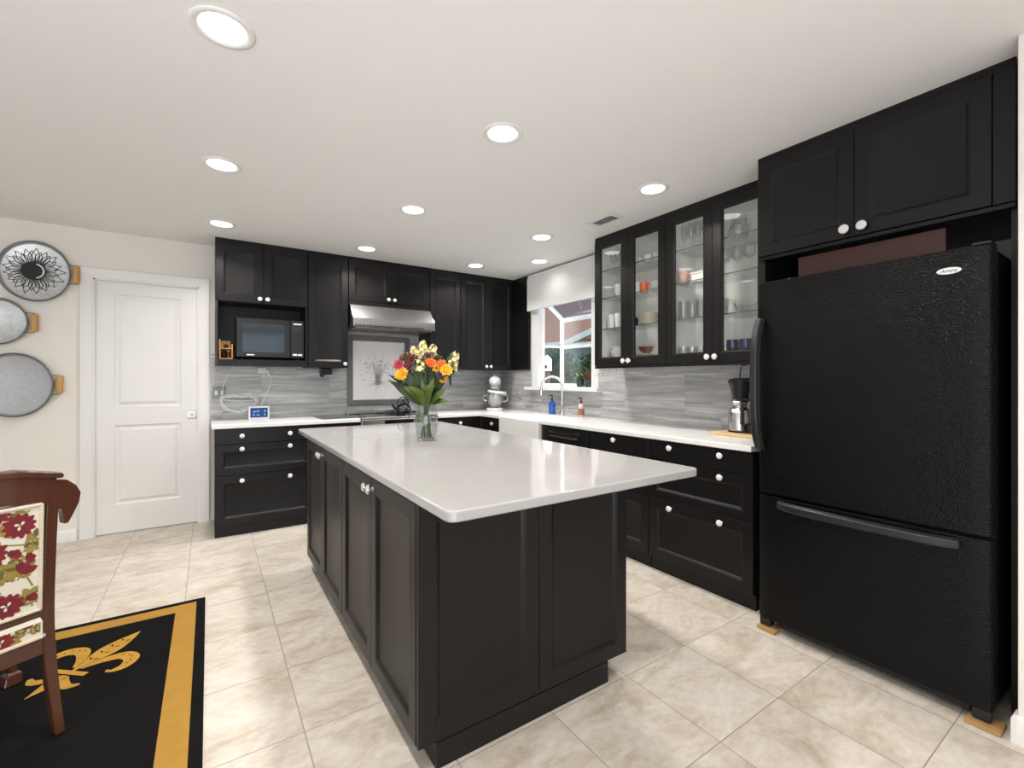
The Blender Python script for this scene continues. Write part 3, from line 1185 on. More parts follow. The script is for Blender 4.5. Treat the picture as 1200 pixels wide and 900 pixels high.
def rounded(poly, r, n=5):
    """round listed corners: poly items (x, y, rounding)"""
    out = []
    N = len(poly)
    for i, (x, y, q) in enumerate(poly):
        if q <= 0:
            out.append((x, y))
            continue
        p = Vector((x, y))
        a = (Vector(poly[i - 1][:2]) - p).normalized() * q
        c = (Vector(poly[(i + 1) % N][:2]) - p).normalized() * q
        for k in range(n + 1):
            t_ = k / n
            out.append(tuple(p + a * (1 - t_) ** 2 + c * t_ ** 2))
    return out


o = MB().prism([(.014, 4.345), (1.187, 4.345), (1.187, 4.955), (.014, 4.955)], flat(ZW0), 0, ZW - ZW0).build(
    'worktop', M['marble'], loc=(.6, 4.65, ZW0), bevel=.006, seg=3)
tag(o, 'white stone worktop left of the range, under the clock and cables', 'worktop')
poly = rounded([(1.976, 4.345, 0), (2.47, 4.345, .05), (2.47, 3.924, 0), (2.935, 3.924, .02), (2.935, 3.263, .02), (2.47, 3.263, 0),
                (2.47, 1.347, 0), (3.130, 1.347, 0), (3.130, 4.955, 0), (1.976, 4.955, 0)], .05)
o = MB().prism(poly, flat(ZW0), 0, ZW - ZW0).build('worktop', M['marble'], loc=(2.8, 3.0, ZW0), bevel=.006, seg=3)
tag(o, 'white stone corner worktop running from the range past the sink to the fridge', 'worktop')

# apron sink
sk = thing('apron_sink', 'white farmhouse apron sink below the garden window', 'sink', (2.69, 3.593, .66))
b = MB()
a = (2.452, 2.930, 3.266, 3.920)
b.rings(flat(0), [(*a, .660), (*a, .908), (a[0] + .004, a[1] - .004, a[2] + .004, a[3] - .004, .912),
                  (a[0] + .028, a[1] - .025, a[2] + .028, a[3] - .028, .912), (a[0] + .034, a[1] - .030, a[2] + .034, a[3] - .034, .905),
                  (a[0] + .045, a[1] - .04, a[2] + .045, a[3] - .045, .69)])
b.build('basin', M['porcelain'], sk, bevel=.006, seg=3)
b = MB()
b.lathe([(0, .6905), (.045, .6905), (.045, .694), (.03, .693), (0, .692)], (2.69, 3.59, 0), seg=24)
b.build('drain', M['chrome'], sk)

# faucet
fx, fy = 3.00, 3.58
fa = thing('kitchen_faucet', 'brushed nickel gooseneck faucet behind the apron sink', 'faucet', (fx, fy, ZW))
b = MB()
b.lathe([(0, .0003), (.027, .0003), (.027, .008), (.021, .014), (.019, .075), (.0165, .08), (.0165, .13), (0, .13)], (fx, fy, ZW), seg=24)
b.build('base', M['chrome'], fa)
b = MB()
dx, dy = -.55, .45
l_ = math.hypot(dx, dy)
dx, dy = dx / l_, dy / l_
arc = [(0, .12), (0, .29)] + [(.105 - .105 * math.cos(PI * k / 10), .29 + .105 * math.sin(PI * k / 10)) for k in range(1, 11)] + [(.214, .25)]
pts = [(fx + dx * q, fy + dy * q, ZW + z) for q, z in arc]
b.tube(pts, .0125, 12)
b.build('spout', M['chrome'], fa)
b = MB()
e = Vector(pts[-1])
b.cyl(e + Vector((0, 0, .01)), e + Vector((0, 0, -.045)), .016, 16, .018)
b.build('spray_head', M['chrome'], fa)
b = MB()
b.cyl((fx, fy - .015, ZW + .06), (fx, fy - .04, ZW + .06), .012, 12)
b.tube([(fx, fy - .035, ZW + .06), (fx - .005, fy - .075, ZW + .075), (fx - .01, fy - .105, ZW + .085)], [.007, .006, .005], 8)
b.build('lever', M['chrome'], fa)


def soap(x, y, lab, body, lab_m, h=.135, r=.03):
    s = thing('soap_dispenser', lab, 'soap bottle', (x, y, ZW))
    b = MB()
    b.lathe([(0, .0003), (r * .95, .0003), (r, .006), (r, h * .72), (r * .75, h * .88), (r * .4, h * .95), (r * .4, h), (0, h)], (x, y, ZW), seg=20)
    b.build('bottle', body, s)
    if lab_m:
        b = MB()
        b.lathe([(r + .0006, h * .15), (r + .0012, h * .15), (r + .0012, h * .6), (r + .0006, h * .6)], (x, y, ZW), seg=20, closed=True)
        b.build('paper_label', lab_m, s)
    b = MB()
    b.lathe([(0, h), (.013, h), (.013, h + .014), (.006, h + .018), (.006, h + .045), (.010, h + .047), (.010, h + .056), (0, h + .056)], (x, y, ZW), seg=14)
    b.tube([(x, y, ZW + h + .051), (x - .03, y + .01, ZW + h + .049), (x - .036, y + .012, ZW + h + .042)], .0045, 6)
    b.build('pump', M['black'], s)
    return s


soap(3.045, 3.80, 'blue soap bottle with a black pump, left of the faucet', M['bluesoap'], None, .15, .036)
soap(3.04, 3.34, 'pale pink soap bottle with a brown label, right of the faucet', M['pinksoap'], M['label'])

# ------------------------------------------------------------------ wall cabinets on the back wall
YU = 4.64     # carcass front (doors stand 2 cm proud)
mu = fback(YU)
DUP = 4.955


def carcass(t_, x0, x1, z0, z1, name='body', m=None):
    MB().box(x0 + G, x1 - G, YU, DUP, z0, z1).build(name, m or M['cab'], t_)


ZU0, ZU1 = 1.402, 2.470


def crown(t_, x0, x1):
    MB().box(x0 + G, x1 - G, YU - .012, DUP, ZU1 + .0005, ZC - .001).build('top_filler', M['cab'], t_)


# microwave cabinet
mc = thing('wall_cabinet', 'dark wall cabinet with an open microwave niche below two doors', 'cabinet', (.41, 4.8, ZU0))
x0, x1 = .042, .772
carcass(mc, x0, x1, 1.962, ZU1)
crown(mc, x0, x1)
b = MB()
b.box(x0 + G, x0 + .020, YU - .018, DUP, 1.410, 1.9615)
b.box(x1 - .018, x1 - G, YU - .018, DUP, 1.410, 1.9615)
b.box(x0 + .020, x1 - .018, YU - .018, DUP, 1.410, 1.462)
b.box(x0 + .020, x1 - .018, DUP - .012, DUP, 1.462, 1.9615)
b.build('niche', M['cab'], mc)
b = MB()
b.box(x0 + G, x0 + .019, YU - .0195, YU - .0185, 1.41, 1.961)
b.build('niche_edge', M['cabedge'], mc)
xm = (x0 + x1) / 2
door(mu, x0 + g2, xm - .001, 1.966, ZU1 - .002, mc, [(xm - .030, 2.002)])
door(mu, xm + .001, x1 - g2, 1.966, ZU1 - .002, mc, [(xm + .030, 2.002)])

tc_ = thing('wall_cabinet', 'tall dark single door wall cabinet left of the range hood', 'cabinet', (.96, 4.8, ZU0))
x0, x1 = .776, 1.140
carcass(tc_, x0, x1, ZU0, ZU1)
crown(tc_, x0, x1)
door(mu, x0 + g2, x1 - g2, ZU0 + .002, ZU1 - .002, tc_, [(x1 - .032, 1.44)])

hc = thing('wall_cabinet', 'short dark two door cabinet directly above the range hood', 'cabinet', (1.57, 4.8, 2.03))
x0, x1 = 1.144, 2.002
carcass(hc, x0, x1, 2.036, ZU1)
crown(hc, x0, x1)
xm = (x0 + x1) / 2
door(mu, x0 + g2, xm - .001, 2.072, ZU1 - .002, hc, [(xm - .032, 2.108)])
door(mu, xm + .001, x1 - g2, 2.072, ZU1 - .002, hc, [(xm + .032, 2.108)])
b = MB()
b.box(x0 + G, x1 - G, YU - .016, YU - .0005, 2.030, 2.069)
b.build('valance', M['cab'], hc, bevel=.003)

rc = thing('wall_cabinet', 'tall dark single door wall cabinet right of the range hood', 'cabinet', (2.19, 4.8, ZU0))
x0, x1 = 2.006, 2.376
carcass(rc, x0, x1, ZU0, ZU1)
crown(rc, x0, x1)
door(mu, x0 + g2, x1 - g2, ZU0 + .002, ZU1 - .002, rc, [(x0 + .032, 1.44)])

cc = thing('wall_cabinet', 'tall dark two door wall cabinet in the far corner above the mixer', 'cabinet', (2.74, 4.8, ZU0))
x0, x1 = 2.380, 3.098
carcass(cc, x0, x1, ZU0, ZU1)
crown(cc, x0, x1)
xm = (x0 + x1) / 2
door(mu, x0 + g2, xm - .001, ZU0 + .002, ZU1 - .002, cc, [(xm - .030, 1.44)])
door(mu, xm + .001, x1 - g2, ZU0 + .002, ZU1 - .002, cc, [(xm + .030, 1.44)])

o = MB().box(3.104, 3.1305, 4.312, 4.952, ZU0, ZC - .002).build('filler_panel', M['cab'], loc=(3.117, 4.5, ZU0), bevel=.002)
tag(o, 'dark wood panel on the wall between the corner cabinet and window blind', 'panel')

# range hood
hd = thing('range_hood', 'stainless steel range hood under the short cabinet', 'range hood', (1.57, 4.75, 1.79))
hx0, hx1 = 1.150, 1.996
b = MB()
prof = [(4.955, 2.028), (4.60, 2.028), (4.475, 1.885), (4.470, 1.832), (4.470, 1.804), (4.955, 1.7995)]
n = len(prof)
b.prism(prof, lambda u, v, w: (w, u, v), hx0, hx1)
b.build('canopy', M['steel'], hd, bevel=.004, smooth=25)
b = MB()
b.box(hx0 + .02, hx1 - .02, 4.49, 4.945, 1.792, 1.7985)
b.build('filter', M['steel'], hd)
b = MB()
for k in range(18):
    x = hx0 + .035 + k * (hx1 - hx0 - .07) / 17
    b.box(x - .011, x + .011, 4.500, 4.90, 1.7905, 1.7918)
b.build('filter_slot', M['ventdark'], hd)
b = MB()
for x in (1.32, 1.57, 1.80):
    b.cyl((x, 4.92, 1.7918), (x, 4.92, 1.7895), .018, 20)
b.build('hood_lamp', M['plastic'], hd)
b = MB()
for k in range(20):
    x = hx0 + .03 + k * (hx1 - hx0 - .17) / 19
    b.box(x - .013, x + .013, 4.468, 4.472, 1.807, 1.8195)
b.build('vent_slot', M['ink'], hd)

# range
rg = thing('kitchen_range', 'stainless steel range with black cooktop, behind the island', 'range', (1.58, 4.65, 0))
MB().box(1.192, 1.970, 4.36, 4.952, .03, .905).build('body', M['steel'], rg, bevel=.003)
b = MB()
b.rings(fback(4.36), [(1.194, 1.968, .80, .905, 0), (1.194, 1.968, .80, .905, .022), (1.198, 1.964, .803, .900, .026)])
b.build('control_panel', M['steel'], rg)
b = MB()
b.box(1.412, 1.70, 4.330, 4.334, .826, .893)
b.build('display', M['blackglass'], rg)
b = MB()
b.rings(fback(4.36), [(1.20, 1.962, .16, .785, 0), (1.20, 1.962, .16, .785, .03), (1.205, 1.957, .165, .78, .034)])
dd = b.build('oven_door', M['steel'], rg)
b = MB()
b.tube([(1.25, 4.327, .74), (1.25, 4.28, .74), (1.91, 4.28, .74), (1.91, 4.327, .74)], .011, 10)
b.build('handle', M['steel'], dd)
b = MB()
b.box(1.192, 1.970, 4.345, 4.925, .906, .922)
b.build('cooktop', M['blackglass'], rg, bevel=.003)
b = MB()
b.box(1.194, 1.968, 4.335, 4.36, .9065, .925)
b.box(1.194, 1.968, 4.872, 4.952, .9225, .962)
b.build('trim_rail', M['steel'], rg, bevel=.006)
b = MB()
for (x, y, r) in ((1.38, 4.52, .09), (1.38, 4.75, .075), (1.77, 4.52, .075), (1.77, 4.75, .10)):
    b.lathe([(r, .9222), (r, .9228), (r - .004, .9228), (r - .004, .9222)], (x, y, 0), seg=32, closed=True)
b.build('burner_ring', M['plate'], rg)

# kettle
kx, ky, kz = 1.745, 4.745, .923
kt = thing('tea_kettle', 'black tea kettle with a wire handle on the range', 'kettle', (kx, ky, kz))
b = MB()
b.lathe([(0, .0005), (.068, .0005), (.086, .012), (.090, .04), (.082, .07), (.060, .098), (.040, .108), (0, .108)], (kx, ky, kz), seg=28)
b.build('body', M['blackglass'], kt)
b = MB()
b.lathe([(.040, .1085), (.036, .115), (.012, .122), (.008, .128), (.014, .138), (.010, .146), (0, .148)], (kx, ky, kz), seg=20)
b.build('lid', M['black'], kt)
b = MB()
b.tube(cat([(kx - .07, ky - .02, kz + .045), (kx - .11, ky - .03, kz + .075), (kx - .135, ky - .035, kz + .115)], 4),
       [.022, .020, .018, .017, .015, .013, .012, .011, .010], 10)
b.build('spout', M['blackglass'], kt)
b = MB()
b.tube([(kx + .072 * math.cos(t_), ky + .02 * math.cos(t_), kz + .09 + .085 * math.sin(t_)) for t_ in [PI * k / 12 for k in range(13)]], .006, 8)
b.build('handle', M['black'], kt)

# art tile on the wall
ar = thing('tile_picture', 'white tile picture of a splattered bouquet in a grey tile border', 'picture', (1.55, 4.95, 1.385))
ax0, ax1, az0, az1 = 1.271, 1.834, 1.070, 1.700
yw = YB - .0125
b = MB()
b.rings(fback(yw), [(ax0 - .06, ax1 + .06, az0 - .06, az1 + .06, 0), (ax0 - .06, ax1 + .06, az0 - .06, az1 + .06, .012),
                    (ax0 - .056, ax1 + .056, az0 - .056, az1 + .056, .016), (ax0 - .006, ax1 + .006, az0 - .006, az1 + .006, .016),
                    (ax0 - .001, ax1 + .001, az0 - .001, az1 + .001, .010), (ax0 - .001, ax1 + .001, az0 - .001, az1 + .001, 0)], loop=True)
M['bordertile'] = mat('grey_border_tile', (0.17, 0.168, 0.165), 0.35, var=0.25, vscale=20)
b.build('tile_border', M['bordertile'], ar)
b = MB()
b.box(ax0, ax1, yw - .009, yw, az0, az1)
mpa = fback(yw - .009)
rr = random.Random(12)
cx_, cz_ = 1.535, 1.26
wl = .0004


def stroke(u0, v0, u1, v1, wd_):
    global wl
    d = Vector((u1 - u0, v1 - v0))
    n_ = Vector((-d.y, d.x)).normalized() * wd_ / 2
    wl += .000002
    b.flatpoly([(u0 - n_.x, v0 - n_.y), (u0 + n_.x, v0 + n_.y), (u1 + n_.x * .4, v1 + n_.y * .4), (u1 - n_.x * .4, v1 - n_.y * .4)], mpa, wl)


for k in range(46):      # fine stems fanning up
    a = rr.gauss(PI / 2, .42)
    ln = rr.uniform(.08, .26)
    b.m(rr.choice([1, 1, 2, 4]))
    stroke(cx_ + rr.uniform(-.012, .012), cz_ + rr.uniform(-.02, .05), cx_ + ln * math.cos(a), cz_ + .04 + ln * math.sin(a), .0026)
for k in range(26):      # roots / drips below
    a = rr.gauss(-PI / 2, .75)
    ln = rr.uniform(.04, .19)
    b.m(rr.choice([4, 4, 3]))
    stroke(cx_ + rr.uniform(-.012, .012), cz_ + .01, cx_ + ln * math.cos(a) * 1.1, cz_ + ln * math.sin(a) * .7, .0028)
for k in range(26):
    b.m(rr.choice([2, 4, 1]))
    u = cx_ + rr.gauss(0, .014)
    stroke(u, cz_ - .03, u + rr.uniform(-.01, .01), cz_ + .09, .003)
for k in range(210):     # dabs
    a = rr.gauss(PI / 2, .62)
    ln = abs(rr.gauss(.16, .065))
    u, v = cx_ + ln * math.cos(a) * 1.05, cz_ + .05 + ln * math.sin(a)
    if not (ax0 + .02 < u < ax1 - .02 and az0 + .02 < v < az1 - .02):
        continue
    b.m(rr.choice([1, 1, 2, 3, 3]))
    s_ = rr.uniform(.002, .0065)
    ph = rr.uniform(0, PI)
    wl += .000002
    b.flatpoly([(u + s_ * math.cos(ph + q * PI / 3) * (1 if q % 2 else .7), v + s_ * math.sin(ph + q * PI / 3)) for q in range(6)], mpa, wl)
b.m(0)
b.build('picture_tile', [M['arttile'], M['artgrey'], M['artblue'], M['artpink'], M['artbrown']], ar, normals=False)

# microwave
mw = thing('microwave_oven', 'black microwave oven in the open wall cabinet niche', 'microwave', (.47, 4.8, 1.463))
x0, x1, z0, z1, yf = .196, .748, 1.482, 1.838, 4.668
MB().box(x0, x1, yf, 4.935, z0, z1).build('body', M['black'], mw, bevel=.006)
b = MB()
a = (x0 + .002, x1 - .122, z0 + .004, z1 - .004)
b.rings(fback(yf), [rect(0, *a, 0), rect(0, *a, .016), rect(.005, *a, .021), rect(.045, *a, .021), rect(.048, *a, .018)])
b.build('door', M['black'], mw)
b = MB()
b.rings(fback(yf - .0181), [(x0 + .048, x1 - .168, z0 + .048, z1 - .048, 0), (x0 + .048, x1 - .168, z0 + .048, z1 - .048, .0022)])
b.build('window', M['mwglass'], mw)
b = MB()
b.box(x0 + .08, x0 + .14, yf - .0218, yf - .0212, z0 + .020, z0 + .030)
b.build('badge', M['plastic'], mw)
b = MB()
b.rings(fback(yf), [(x1 - .119, x1 - .002, z0 + .004, z1 - .004, 0), (x1 - .119, x1 - .002, z0 + .004, z1 - .004, .016),
                    (x1 - .115, x1 - .006, z0 + .008, z1 - .008, .020)])
cp = b.build('control_panel', M['black'], mw)
b = MB()
for r_ in range(6):
    for c_ in range(3):
        xx, zz = x1 - .100 + c_ * .031, z0 + .062 + r_ * .031
        b.box(xx, xx + .022, yf - .0215, yf - .0203, zz, zz + .012)
b.build('button', M['handle'], cp)
b = MB()
b.box(x1 - .100, x1 - .064, yf - .0215, yf - .0203, z0 + .026, z0 + .042)
b.box(x1 - .056, x1 - .020, yf - .0215, yf - .0203, z0 + .026, z0 + .042)
b.box(x1 - .095, x1 - .025, yf - .0215, yf - .0203, z1 - .042, z1 - .030)
b.build('start_key', M['plastic'], cp)
MB().box(x1 - .100, x1 - .020, yf - .0215, yf - .0203, z0 + .255, z0 + .290).build('display', M['mwglass'], cp)
b = MB()
for xx in (x0 + .05, x1 - .05):
    for q in (4.70, 4.90):
        b.cyl((xx, q, 1.4625), (xx, q, 1.4822), .012, 10)
b.build('foot', M['matteblack'], mw)

# little wooden rack beside the microwave
wr = thing('wooden_rack', 'small honey coloured wooden rack beside the microwave', 'rack', (.125, 4.80, 1.463))
b = MB()
b.box(.072, .176, 4.72, 4.90, 1.4625, 1.475)
b.box(.072, .084, 4.72, 4.90, 1.475, 1.640)
b.box(.164, .176, 4.72, 4.90, 1.475, 1.600)
b.box(.084, .164, 4.888, 4.90, 1.475, 1.640)
b.box(.084, .164, 4.72, 4.888, 1.555, 1.563)
b.build('frame', M['oak'], wr, bevel=.002)
for i, (xx, zz, lab) in enumerate(((.110, 1.476, 'dark bottle on the lower tier of the wooden rack, left one'),
                                   (.144, 1.476, 'dark bottle on the lower tier of the wooden rack, right one'),
                                   (.125, 1.564, 'dark bottle lying on the upper tier of the wooden rack'))):
    bt = thing('spice_bottle', lab, 'bottle', (xx, 4.77, zz), group='bottles in the wooden rack')
    b = MB()
    if i < 2:
        b.lathe([(0, .0004), (.015, .0004), (.015, .045), (.008, .055), (.008, .060), (0, .06)], (xx, 4.77, zz), seg=14)
        b.build('glass_body', M['brown'] if i else M['blackglass'], bt)
        MB().cyl((xx, 4.77, zz + .0602), (xx, 4.77, zz + .070), .0095, 12).build('cap', M['plastic'] if i else M['black'], bt)
    else:
        b.lathe([(0, 0), (.019, 0), (.019, .09), (.009, .11), (.009, .125), (0, .125)], (xx, 4.86, zz + .0195), (0, -1, 0), 14)
        b.build('glass_body', M['blackglass'], bt)
        b = MB()
        b.cyl((xx, 4.7345, zz + .0195), (xx, 4.722, zz + .0195), .0105, 12)
        b.build('cap', M['matteblack'], bt)

# switch plate, outlet
sw = thing('light_switch', 'grey double switch plate on the tiles beside the door casing', 'switch', (.075, 4.955, 1.17))
yy = YB - .0125
b = MB()
b.rings(fback(yy), [(.022, .132, 1.105, 1.225, 0), (.022, .132, 1.105, 1.225, .003), (.026, .128, 1.109, 1.221, .006)])
b.build('plate', M['plate'], sw)
for xx in (.054, .100):
    b = MB()
    b.box(xx - .009, xx + .009, yy - .013, yy - .0062, 1.145, 1.186)
    b.build('toggle', M['plastic'], sw, bevel=.002)
ol = thing('wall_outlet', 'grey power outlet on the tiles behind the mixer, left of the sill', 'outlet', (3.13, 4.53, 1.10))
mo = fright(XR - .0125)
b = MB()
b.rings(mo, [(4.485, 4.565, 1.045, 1.165, 0), (4.485, 4.565, 1.045, 1.165, .003), (4.489, 4.561, 1.049, 1.161, .006)])
b.build('plate', M['plate'], ol)
for zz in (1.075, 1.117):
    b = MB()
    for q in (4.516, 4.530):
        b.box(XR - .0195, XR - .0187, q, q + .005, zz, zz + .02)
    b.build('socket', M['plastic'], ol)

# cables, charger, display clock
ck = thing('display_clock', 'small white desk clock with a blue lit screen on the worktop', 'clock', (.385, 4.80, ZW), 0)
b = MB()
b.rings(fback(4.812), [(.300, .470, ZW + .0005, 1.040, -.012), (.300, .470, ZW + .0005, 1.040, .012), (.304, .466, ZW + .004, 1.036, .016),
                       (.313, .457, ZW + .015, 1.027, .016), (.314, .456, ZW + .016, 1.026, .013)])
b.build('case', M['plastic'], ck, smooth=20)
b = MB()
b.box(.3145, .4555, 4.7975, 4.7995, ZW + .0165, 1.0255)
sc_o = b.build('screen', M['screen'], ck)
b = MB()
for (u, v, w_, h_) in ((.335, .985, .030, .012), (.372, .985, .012, .022), (.425, .985, .014, .02), (.425, .955, .012, .016),
                       (.335, .955, .016, .014), (.365, .955, .024, .012)):
    b.box(u, u + w_, 4.7968, 4.7973, v, v + h_)
b.build('digit', M['screenlit'], sc_o)
ch = thing('usb_charger', 'white charger block plugged in under the wall cabinet', 'charger', (.43, 4.9, 1.36))
b = MB()
b.box(.385, .455, YB - .045, YB - .0165, 1.345, 1.398)
b.build('block', M['plastic'], ch, bevel=.005)
b = MB()
b.box(.456, .480, YB - .040, YB - .02, 1.352, 1.376)
b.cyl((.470, YB - .03, 1.353), (.492, YB - .032, 1.315), .009, 10)
b.build('plug', M['plastic'], ch, bevel=.002)
cbm = M['plastic']
b = MB()
b.tube(cat([(.492, 4.935, 1.318), (.50, 4.93, 1.27), (.465, 4.92, 1.17), (.42, 4.90, 1.06), (.40, 4.86, 1.0), (.395, 4.835, .965)], 6), .0038, 6)
tag(b.build('power_cord', cbm, loc=(.45, 4.9, 1.1)), 'white cord running from the charger block down to the clock', 'cord')
b = MB()
pts = []
rq = random.Random(5)
for k in range(64):
    a = 2 * PI * k / 12.6
    cxx = .23 + .14 * math.cos(a) + rq.uniform(-.012, .012)
    cz2 = 1.055 + .085 * math.sin(a) * (.85 + .2 * math.cos(a * .37)) + .035 * abs(math.cos(a)) + rq.uniform(-.01, .01)
    pts.append((cxx, 4.905 + .018 * math.sin(k * 1.7), max(cz2, ZW + .006)))
b.tube(cat([(.185, 4.94, 1.40), (.13, 4.935, 1.30), (.105, 4.93, 1.20), (.115, 4.92, 1.10)] + pts, 4), .0036, 6)
tag(b.build('cable_coil', cbm, loc=(.23, 4.9, ZW)), 'loosely coiled white cable against the tiles beside the clock', 'cable')
dv = thing('can_opener', 'small black appliance mounted under the cabinet left of the range', 'appliance', (.99, 4.86, 1.35))
b = MB()
b.box(.925, 1.03, 4.80, 4.90, 1.335, 1.398)
b.build('housing', M['black'], dv, bevel=.012, seg=3)
b = MB()
b.lathe([(0, 0), (.022, 0), (.022, .02), (.012, .024), (0, .024)], (.935, 4.80, 1.335), (-.3, -1, -.3), 14)
b.build('dial', M['handle'], dv)
o = MB().prism(rounded([(.845, 4.40, .02), (1.165, 4.40, .02), (1.165, 4.84, .02), (.845, 4.84, .02)], .02), flat(ZW + .004), 0, .007).build(
    'body_sheet', M['board'])
cbd = thing('cutting_board', 'clear tempered glass cutting board on the worktop left of the range', 'cutting board', (1.0, 4.62, ZW))
o.name = 'sheet'
o.data.transform(Matrix.Translation((-1.0, -4.62, -ZW)))
o.parent = cbd
b = MB()
for (x, y) in ((.87, 4.43), (1.14, 4.43), (.87, 4.81), (1.14, 4.81)):
    b.cyl((x, y, ZW + .0002), (x, y, ZW + .0039), .008, 10)
b.build('rubber_foot', M['plate'], cbd)

# stand mixer
MXC = (2.90, 4.73)
mx = thing('stand_mixer', 'white stand mixer in the corner of the worktop', 'mixer', (MXC[0], MXC[1], ZW), R(-33))
W = M['porcelain']
b = MB()
b.prism(rounded([(-.095, -.19, .05), (.095, -.19, .05), (.095, .15, .06), (-.095, .15, .06)], .05, 6), flat(0), .0005, .03)
b.build('base', W, mx, world=False, bevel=.008, seg=3)
b = MB()
prof = [(.10, .03), (.098, .10), (.085, .18), (.08, .25)]
b.lathe([(.062, .028), (.055, .08), (.048, .18), (.052, .26), (0, .28)], (0, .085, 0), seg=20)
b.build('column', W, mx, world=False)
b = MB()
b.lathe([(0, -.235), (.035, -.232), (.058, -.21), (.068, -.16), (.072, -.08), (.074, 0), (.068, .07), (.045, .12), (0, .135)],
        (0, .035, .345), (0, 1, 0), 24, sy=.88)
b.build('motor_head', W, mx, world=False)
b = MB()
b.lathe([(.0745, -.012), (.0752, -.012), (.0752, .004), (.0745, .004)], (0, .035, .345), (0, 1, 0), 24, closed=True, sy=.88)
b.build('trim_band', M['chrome'], mx, world=False)
b = MB()
b.lathe([(0, .0), (.022, 0), (.020, .012), (.012, .018), (.010, .028), (0, .03)], (0, -.11, .403), seg=14)
b.cyl((0, -.197, .35), (0, -.215, .35), .022, 16)
b.build('attachment_hub', M['chrome'], mx, world=False)
b = MB()
b.lathe([(.045, .285), (.05, .262), (.035, .245), (.02, .235), (.012, .225), (.012, .17), (0, .17)], (0, -.09, 0), seg=20)
b.build('beater_shaft', W, mx, world=False)
b = MB()
b.lathe([(.105, .200), (.118, .210), (.112, .235), (.088, .232), (.090, .205)], (0, -.09, 0), (.12, 0, 1), 28, closed=True)
b.build('pouring_shield', W, mx, world=False)
b = MB()
b.lathe([(0, .032), (.05, .032), (.052, .042), (.075, .065), (.098, .11), (.106, .205), (.109, .207), (.104, .207), (.094, .112), (.07, .07), (0, .05)],
        (0, -.09, 0), seg=32)
b.build('bowl', M['steel'], mx, world=False)
b = MB()
b.tube(cat([(.098, -.09, .18), (.145, -.09, .18), (.152, -.09, .12), (.10, -.09, .10)], 5), .008, 8)
b.tube(cat([(-.098, -.09, .18), (-.135, -.09, .17), (-.138, -.09, .13), (-.095, -.09, .11)], 5), .006, 8)
b.build('bowl_handle', M['chrome'], mx, world=False)

# ------------------------------------------------------------------ glass-fronted cabinets
XU = 2.800
mg = fright(XU)
SH = [1.722, 1.985, 2.222]
ZG0, ZG1 = 1.402, 2.470


def glass_cab(y0, y1, label):
    t_ = thing('glass_cabinet', label, 'cabinet', (2.96, (y0 + y1) / 2, ZG0))
    b = MB()
    b.box(XU, 3.128, y0 + G, y0 + .016, ZG0, ZG1)
    b.box(XU, 3.128, y1 - .016, y1 - G, ZG0, ZG1)
    b.box(XU, 3.128, y0 + .016, y1 - .016, ZG0, ZG0 + .016)
    b.box(XU, 3.128, y0 + .016, y1 - .016, ZG1 - .016, ZG1)
    b.box(3.122, 3.128, y0 + .016, y1 - .016, ZG0 + .016, ZG1 - .016)
    b.build('body', M['cab'], t_)
    b = MB()
    b.box(3.114, 3.1215, y0 + .0165, y1 - .0165, ZG0 + .017, ZG1 - .017)
    b.box(XU + .003, 3.1135, y0 + .0165, y0 + .019, ZG0 + .017, ZG1 - .017)
    b.box(XU + .003, 3.1135, y1 - .019, y1 - .0165, ZG0 + .017, ZG1 - .017)
    b.box(XU + .003, 3.1135, y0 + .0195, y1 - .0195, ZG0 + .017, ZG0 + .020)
    b.box(XU + .003, 3.1135, y0 + .0195, y1 - .0195, ZG1 - .020, ZG1 - .017)
    b.build('lining', M['lining'], t_)
    for z in SH:
        b = MB()
        b.box(XU + .0305, 3.113, y0 + .020, y1 - .020, z - .007, z)
        b.m(1).box(XU + .029, XU + .0303, y0 + .020, y1 - .020, z - .007, z)
        b.build('shelf', [M['shelfglass'], M['shelfedge']], t_)
    ym_ = (y0 + y1) / 2
    for (a, c, ku) in ((y0 + g2, ym_ - .001, ym_ - .028), (ym_ + .001, y1 - g2, ym_ + .028)):
        d = glassframe(MB(), mg, a, c, ZG0 + .002, ZG1 - .002).build('door', M['cab'], t_, smooth=20)
        MB().box(XU - .008, XU - .004, a + .068, c - .068, ZG0 + .07, ZG1 - .07).build('glass_pane', M['glass'], d)
        knob(mg, ku, 1.437, .02, d, None, .020)
    MB().box(XU - .014, 3.128, y0 + G, y1 - G, ZG1 + .0005, ZC - .001).build('top_filler', M['cab'], t_)
    b = MB()
    b.box(XU - .016, XU + .002, y0 + G, y1 - G, ZG0 - .022, ZG0 - .0005)
    b.build('light_rail', M['cab'], t_, bevel=.002)
    return t_


glass_cab(2.148, 2.885, 'dark glass fronted cabinet of dishes, nearer the window')
glass_cab(1.408, 2.145, 'dark glass fronted cabinet of glassware, nearer the fridge')
ZSB = ZG0 + .0204     # cabinet bottom


